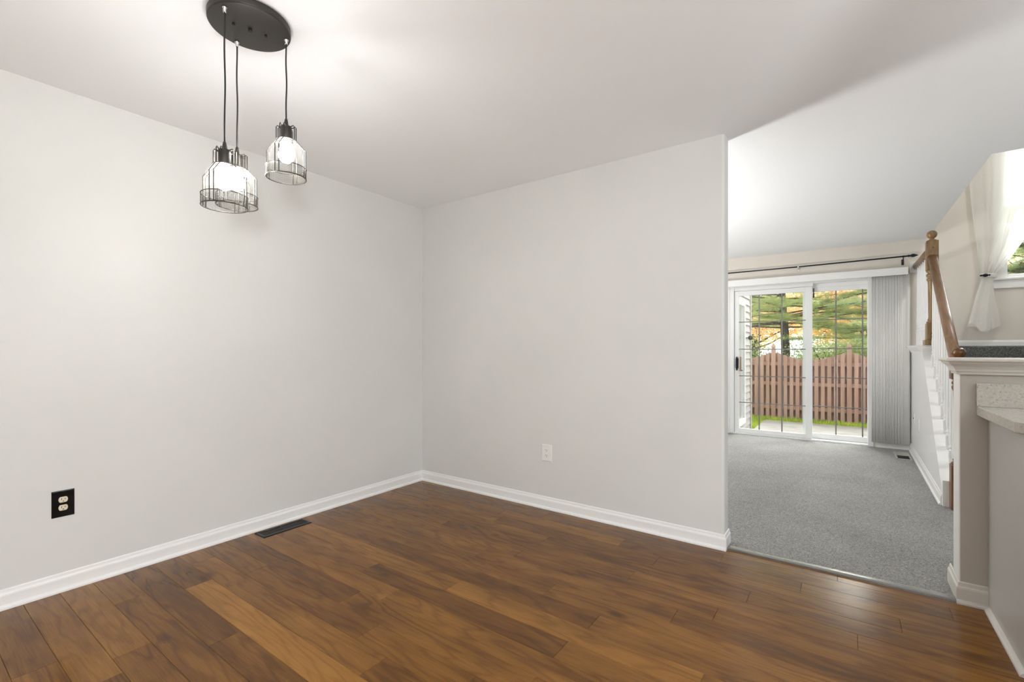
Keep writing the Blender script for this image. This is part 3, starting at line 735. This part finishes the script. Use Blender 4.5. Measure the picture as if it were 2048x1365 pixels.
# ------------------------------------------------------------------ counter and base cabinet
PX, PY = .530, 2.415
t = thing('base_cabinet', 'grey base cabinet whose side panel meets the half wall', 'cabinet', (.95, 2.69, 0))
obj('side_panel', box(nbm(), PX, PX+.018, PY, YH-.001, .0, .872, .002), M['panel'], t)
obj('body', box(nbm(), PX+.018, 1.45, PY+.03, YH-.001, .10, .872, .002), M['panel'], t)
obj('toe_kick', box(nbm(), PX+.018, 1.45, PY+.09, PY+.105, 0, .10), M['panel'], t)
for x0 in (PX+.03, 1.0):
    d = obj('door', box(nbm(), x0, x0+.435, PY+.008, PY+.03, .13, .85, .003), M['panel'], t)
    obj('knob', lathe(nbm(), [(.006, 0), (.006, -.014), (.014, -.018), (.015, -.026), (.008, -.030), (0, -.031)], x0+.39, .76, PY+.008, 14, axis='y'), M['chrome'], d)
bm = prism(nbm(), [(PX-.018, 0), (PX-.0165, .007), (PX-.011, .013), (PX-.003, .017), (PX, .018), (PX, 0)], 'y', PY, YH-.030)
struct('trim_8', bm, M['trim_shaded'], label='white quarter round along the foot of the grey cabinet panel', cat='trim')
t = thing('countertop', 'speckled pale laminate countertop end with backsplash on the grey cabinet', 'countertop', (1.0, 2.68, .873))
bm = nbm(); cx0, cx1, cy0, cy1 = .492, 1.48, 2.385, YH-.001
pts = [(cx0, cy1), (cx0+.008, cy0+.035), (cx0+.014, cy0+.016), (cx0+.026, cy0+.005), (cx0+.045, cy0), (cx1, cy0), (cx1, cy1)]
prism(bm, pts, 'z', .8735, .916)
bmesh.ops.bevel(bm, geom=[e for e in bm.edges if abs(e.verts[0].co.z-e.verts[1].co.z) < 1e-6], offset=.004, segments=2, profile=.5, affect='EDGES')
obj('worktop', bm, M['counter'], t)
obj('backsplash', box(nbm(), .490, cx1, YH-.021, YH-.001, .916, 1.021, .002), M['counter'], t)

# cabinet-shaped blocker added out of view to shade the half wall
t = thing('blocker_cabinet', 'unseen tall cabinet added to shade the half wall', 'cabinet', (1.48, .84, 0))
obj('body', box(nbm(), .86, 2.10, .50, 1.18, 0, 2.15, .003), M['panel'], t)
for x0 in (.866, 1.484):
    d = obj('door', box(nbm(), x0, x0+.61, 1.18, 1.20, .10, 2.14, .003), M['panel'], t)
    obj('handle', tube(nbm(), [(x0+.56, 1.20, 1.0), (x0+.56, 1.23, 1.0), (x0+.56, 1.23, 1.15), (x0+.56, 1.20, 1.15)], .005, 8), M['chrome'], d)

# ------------------------------------------------------------------ outlets
def duplex(bm_face, bm_slot, x, z, plane, s, k=1.0):
    """one receptacle face at (x, z) on plane; s = outward sign"""
    pass
def outlet(name, label, origin, ax, out, w_, h_, plate_m, face_m, duplex_faces=True, group=None, dz=.0195, dark_ring=False):
    """ax = unit vector along the wall, out = outward unit vector"""
    o = Vector(origin); ax = Vector(ax); out = Vector(out); up = Vector((0, 0, 1))
    t = thing(name, label, 'wall outlet' if duplex_faces else 'wall plate', o-up*h_/2, group)
    def P(a, b, c): return o+ax*a+up*b+out*c
    def plate(bm, w2, h2, c0, c1, inset, rounded=0, da=0, db=0):
        def ring(w3, h3, c):
            if not rounded: pts = [(-w3, -h3), (w3, -h3), (w3, h3), (-w3, h3)]
            else:
                pts = []
                ex = w3*.45
                for i in range(16):
                    a = 2*PI*i/16; pts.append((math.cos(a)*w3, max(-1, min(1, math.sin(a)*1.35))*h3))
            return [bm.verts.new(P(p[0]+da, p[1]+db, c)) for p in pts]
        A = ring(w2, h2, c0); B = ring(w2, h2, (c0+c1)/2); C_ = ring(w2-inset, h2-inset, c1); fs = []
        for q, r_ in ((A, B), (B, C_)):
            for i in range(len(q)): fs.append(bm.faces.new((q[i], q[(i+1) % len(q)], r_[(i+1) % len(q)], r_[i])))
        fs.append(bm.faces.new(C_)); fs.append(bm.faces.new(A[::-1])); bmesh.ops.recalc_face_normals(bm, faces=fs); return bm
    obj('plate', plate(nbm(), w_/2, h_/2, .0003, .0055, .004), plate_m, t)
    if duplex_faces:
        for sgn in (1, -1):
            if dark_ring: pass
            f = obj('receptacle', plate(nbm(), .0172, .0138, .004, .0075, .0012, 1, 0, sgn*dz), face_m, t)
            bm = nbm()
            for da, hh in ((-.0063, .0042), (.0063, .0034)): 
                q = [P(da-.0012, sgn*dz+.0035-hh, .0078), P(da+.0012, sgn*dz+.0035-hh, .0078), P(da+.0012, sgn*dz+.0035+hh, .0078), P(da-.0012, sgn*dz+.0035+hh, .0078)]
                vv = [bm.verts.new(p) for p in q]+[bm.verts.new(p-out*.002) for p in q]
                for fidx in ((0, 1, 2, 3), (7, 6, 5, 4), (0, 4, 5, 1), (1, 5, 6, 2), (2, 6, 7, 3), (3, 7, 4, 0)): bm.faces.new([vv[i] for i in fidx])
            pts = [P(.0026*math.cos(2*PI*i/12), sgn*dz-.0072+.0024*math.sin(2*PI*i/12), .0078) for i in range(12)]
            A = [bm.verts.new(p) for p in pts]; B = [bm.verts.new(p-out*.002) for p in pts]
            bm.faces.new(A); bm.faces.new(B[::-1])
            for i in range(12): bm.faces.new((A[i], A[(i+1) % 12], B[(i+1) % 12], B[i]))
            bmesh.ops.recalc_face_normals(bm, faces=bm.faces)
            obj('slots', bm, M['slot'], f)
        bm = nbm(); pts = [P(.0028*math.cos(2*PI*i/10), .0028*math.sin(2*PI*i/10), 0) for i in range(10)]
        A = [bm.verts.new(p+out*.005) for p in pts]; B = [bm.verts.new(p+out*.0066) for p in pts]
        bm.faces.new(B); bm.faces.new(A[::-1])
        for i in range(10): bm.faces.new((A[i], A[(i+1) % 10], B[(i+1) % 10], B[i]))
        bmesh.ops.recalc_face_normals(bm, faces=bm.faces); obj('screw', bm, plate_m, t)
    else:
        bm = nbm(); pts = [P(.005*math.cos(2*PI*i/14), .005*math.sin(2*PI*i/14)+.004, 0) for i in range(14)]
        A = [bm.verts.new(p+out*.005) for p in pts]; B = [bm.verts.new(p+out*.012) for p in pts]
        bm.faces.new(B); bm.faces.new(A[::-1])
        for i in range(14): bm.faces.new((A[i], A[(i+1) % 14], B[(i+1) % 14], B[i]))
        bmesh.ops.recalc_face_normals(bm, faces=bm.faces); obj('jack', bm, M['slot'], t)
    return t
outlet('wall_outlet', 'black outlet plate with two ivory sockets on the long pale wall', (XA, .569, .4245), (0, 1, 0), (1, 0, 0), .082, .128, M['black'], M['ivory'])
outlet('wall_outlet', 'white outlet on the wall beside the living room opening', (-1.786, YB, .411), (1, 0, 0), (0, -1, 0), .086, .124, M['white_pl'], M['white_pl'])
outlet('wall_outlet', 'white outlet low on the white wall under the stairs', (kx(6.24), 6.24, .418), (0, 1, 0), (-1, 0, 0), .075, .118, M['white_pl'], M['white_pl'])
outlet('wall_plate', 'white cable plate with a dark jack under the stairs', (kx(6.70), 6.70, .418), (0, 1, 0), (-1, 0, 0), .072, .115, M['white_pl'], M['white_pl'], False)

# ------------------------------------------------------------------ floor registers
def register(label, x0, x1, y0, y1, z, fm, n, open_part=1.0):
    t = thing('floor_register', label, 'floor vent', ((x0+x1)/2, (y0+y1)/2, z)); f = .017
    bm = nbm()
    pr = [(0, 0), (0, .002), (.004, .0055), (f, .0055), (f, .0)]
    sweep(bm, [(x0, y0), (x1, y0), (x1, y1), (x0, y1), (x0, y0)], pr, z, 1)
    obj('frame', bm, fm, t)
    obj('duct', box(nbm(), x0+f, x1-f, y0+f, y1-f, z+.0002, z+.0012), M['vent_hole'], t)
    bm = nbm(); n_ = n
    ys0 = y1-f-(y1-y0-2*f)*open_part
    for i in range(n_):
        y = ys0+(y1-f-ys0)*(i+.5)/n_
        prism(bm, [(y-.0035, z+.0012), (y-.0020, z+.0012), (y+.0030, z+.0048), (y+.0015, z+.0048)], 'x', x0+f, x1-f)
    box(bm, (x0+x1)/2-.002, (x0+x1)/2+.002, ys0, y1-f, z+.0012, z+.0045)
    obj('louvers', bm, fm, t)
    return t
register('dark metal floor register in the hardwood by the long wall', -3.052, -2.936, 1.452, 1.772, .0, M['vent_dark'], 24)
t = register('beige floor register in the carpet by the vertical blind', .452, .588, 6.42, 6.85, .007, M['vent_beige'], 10, .5)

# ------------------------------------------------------------------ pendant light
CX, CY = -1.868, .872
t = thing('pendant_light', 'dark round ceiling fixture with three hanging wire cage lamps', 'pendant light', (CX, CY, ZC))
bm = lathe(nbm(), [(.132, 0), (.142, -.002), (.1425, -.006), (.1425, -.024), (.1405, -.0275), (.137, -.0285), (0, -.0285)], CX, CY, ZC, 64)
can = obj('canopy', bm, M['blackmetal'], t)
zb = ZC-.0285
ux, uy = Vector((-1.83-(-1.90), .99-.75, 0)).normalized().xy
for d in (-.055, .055): obj('screw', lathe(nbm(), [(.0045, .001), (.0045, -.007), (.003, -.009), (0, -.0095)], CX+ux*d-.002, CY+uy*d, zb, 12), M['cordm'], can)
obj('finial', lathe(nbm(), [(.007, .001), (.007, -.010), (.004, -.012), (0, -.0125)], CX, CY, zb, 14), M['cordm'], can)
lamps = [((-1.820, .761), 1.690, 'front'), ((-1.985, .876), 1.752, 'rear'), ((-1.812, .984), 1.860, 'right')]
random.seed(3)
for (lx, ly), zr, _ in lamps:
    ztop = zr+.205
    cord = nbm(); pts = []
    for i in range(15):
        s = i/14; z = zb-.012+(ztop+.028-(zb-.012))*s; wob = .0016*math.sin(s*9+lx*40)*math.sin(PI*s)
        pts.append((lx+wob, ly+wob*.6, z))
    tube(cord, pts, .0030, 8)
    co = obj('cord', cord, M['cordm'], t)
    obj('strain_relief', lathe(nbm(), [(.0085, .001), (.0085, -.006), (.0060, -.008), (.0060, -.018), (.0045, -.022), (0, -.022)], lx, ly, zb, 14), M['chrome'], co)
    # wire cage: four double wire loops
    R, rs_, zsh, zv = .0735, .036, zr+.150, zr+.108
    bm = nbm(); wr = .0020
    for q in range(4):
        a = q*PI/2+.62
        for sgn in (-1, 1):
            tx, ty = -math.sin(a)*.0075*sgn, math.cos(a)*.0075*sgn; c, s_ = math.cos(a), math.sin(a)
            def at(r_, z): return (lx+c*r_+tx, ly+s_*r_+ty, z)
            tube(bm, [at(.019, ztop-.004), at(.033, ztop+.001), at(rs_, ztop-.003), at(rs_, zsh), at(R, zv), at(R, zr)], wr, 6)
    # rings
    for rr, z, w2 in ((R, zr, .0020), (R, zr+.040, .0016), (rs_+.002, zsh-.002, .0014)):
        tube(bm, [(lx+rr*math.cos(2*PI*i/40), ly+rr*math.sin(2*PI*i/40), z) for i in range(40)], w2, 6, closed=True)
    cage = obj('lamp_shade', bm, M['wire'], t)
    # perforated band
    bm = nbm()
    for i in range(96):
        a = 2*PI*i/96; x, y = lx+R*math.cos(a), ly+R*math.sin(a); tube(bm, [(x, y, zr), (x, y, zr+.040)], .00042, 4, cap=False)
    for k in range(1, 8):
        z = zr+.005*k; tube(bm, [(lx+R*math.cos(2*PI*i/48), ly+R*math.sin(2*PI*i/48), z) for i in range(48)], .00042, 4, closed=True)
    obj('mesh_band', bm, M['wire'], cage)
    obj('socket', lathe(nbm(), [(.005, .030), (.0065, .022), (.009, .006), (.012, .002), (.020, .0), (.0205, -.004), (.0205, -.050), (.019, -.054), (.015, -.056), (0, -.056)], lx, ly, ztop, 20), M['blackmetal'], cage)
    gp = [(.024, zsh-zr+.004), (.033, zsh-zr-.004), (.052, .125), (.062, .105), (.065, .09), (.065, .016), (.0645, .012)]
    obj('glass_shade', lathe(nbm(), gp, lx, ly, zr, 36, cap=False), M['shade_glass'], cage)
    obj('bulb', lathe(nbm(), [(.013, 0), (.0135, -.012), (.018, -.026), (.026, -.042), (.0300, -.058), (.0295, -.070), (.024, -.082), (.014, -.090), (.004, -.0935), (0, -.094)], lx, ly, ztop-.052, 24), M['bulb'], cage)

# ------------------------------------------------------------------ outside
GZ = -.15
struct('ground', box(nbm(), -14, 14, YD+.16, 40, GZ-.4, GZ-.03), M['soil'], label='lawn ground behind the house', cat='ground')
struct('patio', box(nbm(), -1.235, 2.6, YD+.165, 9.93, GZ-.10, GZ, .01), M['concrete'], label='pale concrete patio slab outside the sliding door', cat='patio')
# grass as uncountable blades
NB = 26000; rs = np.random.RandomState(5)
gx = rs.uniform(-3.2, 2.2, NB); gyv = np.where(rs.rand(NB) < .8, rs.uniform(9.9, 10.9, NB), rs.uniform(10.3, 11.1, NB))
side = rs.rand(NB) < .06; gx = np.where(side, rs.uniform(-1.55, -1.225, NB), gx); gyv = np.where(side, rs.uniform(8.6, 9.95, NB), gyv)
ang = rs.uniform(0, 2*PI, NB); hh = rs.uniform(.04, .10, NB); ww = .006
P0 = np.stack([gx-np.cos(ang)*ww, gyv-np.sin(ang)*ww, np.full(NB, GZ-.035)], 1); P1 = np.stack([gx+np.cos(ang)*ww, gyv+np.sin(ang)*ww, np.full(NB, GZ-.035)], 1)
P2 = np.stack([gx+rs.normal(0, .025, NB), gyv+rs.normal(0, .025, NB), GZ-.035+hh], 1)
gv = np.stack([P0, P1, P2], 1).reshape(-1, 3); gf = np.arange(NB*3).reshape(-1, 3)
tag(npmesh('grass', gv, gf, M['grass'], None, (0, 10.3, GZ)), 'bright green grass along the foot of the wooden fence', 'grass', kind='stuff')

# fence: shadow box boards on rails between posts
FY, FP = 10.30, 1.193
posts = [.075+FP*k for k in range(-4, 4)]
t = thing('wooden_fence', 'reddish brown wooden fence with scalloped top beyond the patio', 'fence', (-.5, FY, GZ))
def ftop(x):
    k = (x-.075)/FP; f = k-math.floor(k); return 1.14-.155*math.sin(PI*f)
for px in posts:
    bm = nbm(); box(bm, px-.036, px+.036, FY-.03, FY+.05, GZ-.1, 1.17, .004); p = obj('post', bm, M['fence'], t)
    bm = lathe(nbm(), [(.0, 0), (.052, 0), (.055, .012), (.05, .022), (.034, .03), (.034, .036), (.05, .046), (.052, .055), (.04, .08), (.02, .11), (.004, .13), (0, .132)], px, FY+.01, 1.168, 4, smooth=False)
    bmesh.ops.rotate(bm, verts=bm.verts, cent=(px, FY+.01, 0), matrix=Matrix.Rotation(PI/4, 3, 'Z'))
    obj('post_cap', bm, M['fence'], p)
for z in (.06, .52, .90):
    obj('rail', box(nbm(), posts[0], posts[-1], FY, FY+.085, z-.035, z+.035, .003), M['fence'], t)
bp_ = .0994
for pa in posts[:-1]:
    for i in range(11):
        x = pa+.0497+.052+i*bp_*(1.193-.10)/(11*bp_)
        tp = ftop(x)
        bm = nbm(); prism(bm, [(x-.030, GZ+.02), (x+.030, GZ+.02), (x+.030, ftop(x+.030)), (x-.030, ftop(x-.030))], 'y', FY-.018, FY)
        if -2.6 < x < 1.5: obj('board', bm, M['fence'], t)
        else: bm.free()
bm = nbm()
for pa in posts[:-1]:
    for i in range(12):
        x = pa+.052+i*.0994*(1.193-.10)/(11*.0994)
        prism(bm, [(x-.041, GZ+.02), (x+.041, GZ+.02), (x+.041, ftop(x)-.01), (x-.041, ftop(x)-.01)], 'y', FY+.085, FY+.103)
ob = obj('back_boards', bm, M['fence'], t)

# neighbour wall with lap siding, corner post and window
SXW, SY0, SY1 = -1.262, YD+.16, 8.57
t = sroot('wall_outside', 'white lap siding wall just left of the patio door', 'siding wall', (SXW, 8.0, GZ))
bm = nbm(); box(bm, SXW-.3, SXW-.012, SY0, SY1-.02, GZ-.05, 4.6); lapz = GZ
while lapz < 4.5:
    prism(bm, [(SXW-.014, lapz+.012), (SXW+.002, lapz), (SXW+.006, lapz+.003), (SXW+.004, lapz+.012), (SXW-.010, lapz+.107), (SXW-.014, lapz+.107)], 'y', SY0, SY1-.075)
    lapz += .107
obj('siding', bm, M['siding'], t)
obj('corner_post', box(nbm(), SXW-.06, SXW+.016, SY1-.062, SY1, GZ-.02, 4.6, .003), M['siding'], t)
bm = nbm(); a, b, z0, z1 = 7.34, 7.84, .10, 1.90
box(bm, SXW-.01, SXW+.03, a-.07, a, z0, z1, .004); box(bm, SXW-.01, SXW+.03, b, b+.07, z0, z1, .004); box(bm, SXW-.01, SXW+.03, a, b, z1-.07, z1, .004); box(bm, SXW-.01, SXW+.035, a-.07, b+.07, z0-.05, z0+.03, .004)
wf = obj('window_frame', bm, M['vinyl'], t)
obj('pane', box(nbm(), SXW-.008, SXW+.006, a, b, z0+.03, z1-.07), mat('reflective_pane', (.45, .46, .48), .08), wf)
t = thing('round_fixture', 'small dark round fixture standing out from the white siding', 'outdoor fixture', (-1.18, 8.0, 1.32))
obj('dial', lathe(nbm(), [(0, 0), (.032, 0), (.035, .005), (.035, .016), (.030, .021), (0, .022)], -1.18, 1.357, 7.99, 24, axis='y'), M['vent_dark'], t)
obj('bracket', tube(nbm(), [(-1.18, 8.006, 1.357), (-1.22, 8.012, 1.357), (SXW+.004, 8.012, 1.357)], .007, 8), M['vent_dark'], t)

# ------------------------------------------------------------------ trees
def tuft_cloud(centers, dirs, n_per, length, width, seed, spread=.8):
    """needle tufts: thin triangles fanning from each centre"""
    r_ = np.random.RandomState(seed); N = len(centers)
    c = np.repeat(np.asarray(centers), n_per, 0); d = np.repeat(np.asarray(dirs), n_per, 0)
    v = d+r_.normal(0, spread, c.shape); v /= np.linalg.norm(v, axis=1, keepdims=True)
    L = length*r_.uniform(.6, 1.15, (len(c), 1)); s = np.cross(v, r_.normal(0, 1, c.shape)); s /= np.linalg.norm(s, axis=1, keepdims=True)
    c = c+r_.normal(0, .02, c.shape)
    A = c-s*width; B = c+s*width; T_ = c+v*L
    return np.stack([A, B, T_], 1).reshape(-1, 3), np.arange(len(c)*3).reshape(-1, 3)
def leaf_cloud(pts, size, seed):
    r_ = np.random.RandomState(seed); N = len(pts); pts = np.asarray(pts)
    a = r_.normal(0, 1, (N, 3)); a /= np.linalg.norm(a, axis=1, keepdims=True); b = np.cross(a, r_.normal(0, 1, (N, 3))); b /= np.linalg.norm(b, axis=1, keepdims=True)
    S = size*r_.uniform(.6, 1.3, (N, 1))
    q = np.stack([pts-a*S, pts-b*S*.55, pts+a*S, pts+b*S*.55], 1).reshape(-1, 3)
    return q, np.arange(N*4).reshape(-1, 4)

def pine(label, x, y, H, r0, boughs, seed, needle_mat, z_low=.75, reach=2.6, lean=0.):
    r_ = random.Random(seed)
    t = thing('pine_tree', label, 'tree', (x, y, GZ), 'trees behind the fence')
    bm = nbm(); pts = [(x+lean*(z/H)+.05*math.sin(z*1.3), y, GZ-.1+z) for z in np.linspace(0, H, 14)]
    tube(bm, pts, r0, 10, rs=[r0*(1-.85*i/13) for i in range(14)]); obj('trunk', bm, M['bark'], t)
    br = nbm(); C_, D_ = [], []
    for i in range(boughs):
        z = z_low+(H-.6-z_low)*(i/boughs)**1.25+r_.uniform(-.1, .1); a = r_.uniform(0, 2*PI)
        L = reach*(1-.75*max(0, z-1.2)/(H))*r_.uniform(.7, 1.1)
        p = Vector((x+lean*(z/H), y, GZ+z)); d = Vector((math.cos(a), math.sin(a), r_.uniform(.02, .25))); path = [p.copy()]
        K = 9
        for k in range(K):
            d = (d+Vector((r_.uniform(-.12, .12), r_.uniform(-.12, .12), -.02+r_.uniform(-.07, .05)))).normalized(); p = p+d*L/K; path.append(p.copy())
            if k >= 2:
                for sgn in (-1, 1):
                    sd = Vector((-d.y, d.x, 0))*sgn+d*.8+Vector((0, 0, r_.uniform(-.1, .25))); sd.normalize()
                    SLn = L*.26*r_.uniform(.6, 1.2)*(1-.35*k/K)
                    q = p.copy(); sp_ = [q.copy()]
                    for m_ in range(5):
                        q = q+sd*SLn/5+Vector((0, 0, r_.uniform(-.015, .02))); sp_.append(q.copy())
                        C_.append(tuple(q)); D_.append(tuple(sd+Vector((0, 0, .25))))
                        if r_.random() < .6: C_.append(tuple(q+Vector((r_.uniform(-.09, .09), r_.uniform(-.09, .09), r_.uniform(-.03, .06))))); D_.append(tuple(sd+Vector((0, 0, .35))))
                    tube(br, sp_, .006, 4, rs=[.007-.0009*w for w in range(6)], cap=False)
        tube(br, path, .02, 6, rs=[.026*(1-.085*k) for k in range(K+1)], cap=False)
        C_.append(tuple(p)); D_.append(tuple(d))
    obj('branches', br, M['bark'], t)
    vv, ff = tuft_cloud(C_, D_, 30, .115, .0026, seed)
    npmesh('needles', vv, ff, needle_mat, t)
    return t
pine('pale green pine with the dark trunk showing above the fence', -1.40, 15.2, 6.5, .14, 84, 11, M['needles'], 1.95, 3.0)
pine('grey green pine to the right behind the fence', 1.9, 14.2, 6.0, .13, 84, 23, M['needles_dark'], 1.0, 2.9)
pine('pine standing farthest right beyond the stair window', 4.3, 13.6, 4.6, .14, 60, 31, M['needles_far'], 1.3, 2.4)

def maple(label, x, y, H, rx, zc, rz_, n, seed, m_, size=.065):
    r_ = random.Random(seed); rs_ = np.random.RandomState(seed)
    t = thing('maple_tree', label, 'tree', (x, y, GZ), 'trees behind the fence')
    bm = nbm(); tube(bm, [(x, y, GZ-.1), (x+.05, y, 1.2), (x, y, zc+.4)], .14, 10, rs=[.17, .13, .07]); obj('trunk', bm, M['bark'], t)
    br = nbm(); tips = []
    for i in range(46):
        a = r_.uniform(0, 2*PI); e_ = r_.uniform(-.5, 1.0); p = Vector((x, y, r_.uniform(1.0, zc+.4))); path = [p.copy()]
        d = Vector((math.cos(a), math.sin(a), .25+.5*e_)).normalized(); L = rx*r_.uniform(.5, 1.0)
        for k in range(6):
            d = (d+Vector((r_.uniform(-.2, .2), r_.uniform(-.2, .2), r_.uniform(-.1, .15)))).normalized(); p = p+d*L/6; path.append(p.copy())
            if k > 1: tips.append(tuple(p))
        tube(br, path, .03, 5, rs=[.035*(1-.14*k) for k in range(7)], cap=False)
    obj('branches', br, M['bark'], t)
    tips = np.array(tips); idx = rs_.randint(0, len(tips), n); P = tips[idx]+rs_.normal(0, .30, (n, 3))*np.array([1, 1, .55])
    P = P[P[:, 2] > .3]
    vv, ff = leaf_cloud(P, size, seed); npmesh('leaves', vv, ff, m_, t)
    return t
maple('orange leaved tree far behind the pale pine', -3.0, 21.0, 7, 3.8, 2.4, 2.0, 14000, 41, M['leaves'])
maple('orange leaved tree behind the right half of the fence', .6, 20.0, 7, 3.8, 2.4, 2.0, 14000, 43, M['leaves'])
maple('orange leaved tree seen through the stair window', 5.2, 21.0, 6, 3.4, 2.6, 2.0, 8000, 47, M['leaves'])
def shrub(label, x, y, rx, top, n, seed):
    r_ = random.Random(seed); rs_ = np.random.RandomState(seed)
    t = thing('shrub', label, 'shrub', (x, y, GZ), 'shrubs behind the fence')
    bm = nbm(); tips = []
    for i in range(26):
        a = r_.uniform(0, 2*PI); p = Vector((x+r_.uniform(-.2, .2), y, GZ-.05)); d = Vector((math.cos(a)*rx*.5, math.sin(a)*.5, top*.9)).normalized(); path = [p.copy()]; L = r_.uniform(.7, 1.0)*math.hypot(rx, top)
        for k in range(5):
            d = (d+Vector((r_.uniform(-.25, .25), r_.uniform(-.25, .25), -.08))).normalized(); p = p+d*L/5; path.append(p.copy())
            if k > 0: tips.append(tuple(p))
        tube(bm, path, .012, 5, cap=False)
    obj('stems', bm, M['bark'], t)
    tips = np.array(tips); P = tips[rs_.randint(0, len(tips), n)]+rs_.normal(0, .22, (n, 3)); P = P[(P[:, 2] > GZ+.05) & (P[:, 2] < GZ+top*1.1)]
    vv, ff = leaf_cloud(P, .026, seed); npmesh('leaves', vv, ff, M['shrub'], t)
shrub('pale green shrub just behind the left half of the fence', -2.75, 12.4, 1.2, 1.50, 17000, 53)
shrub('pale green shrub behind the middle of the fence', -.05, 12.4, 1.0, 1.42, 17000, 57)
shrub('pale green shrub behind the right end of the fence', 1.5, 12.4, 1.1, 1.42, 17000, 59)
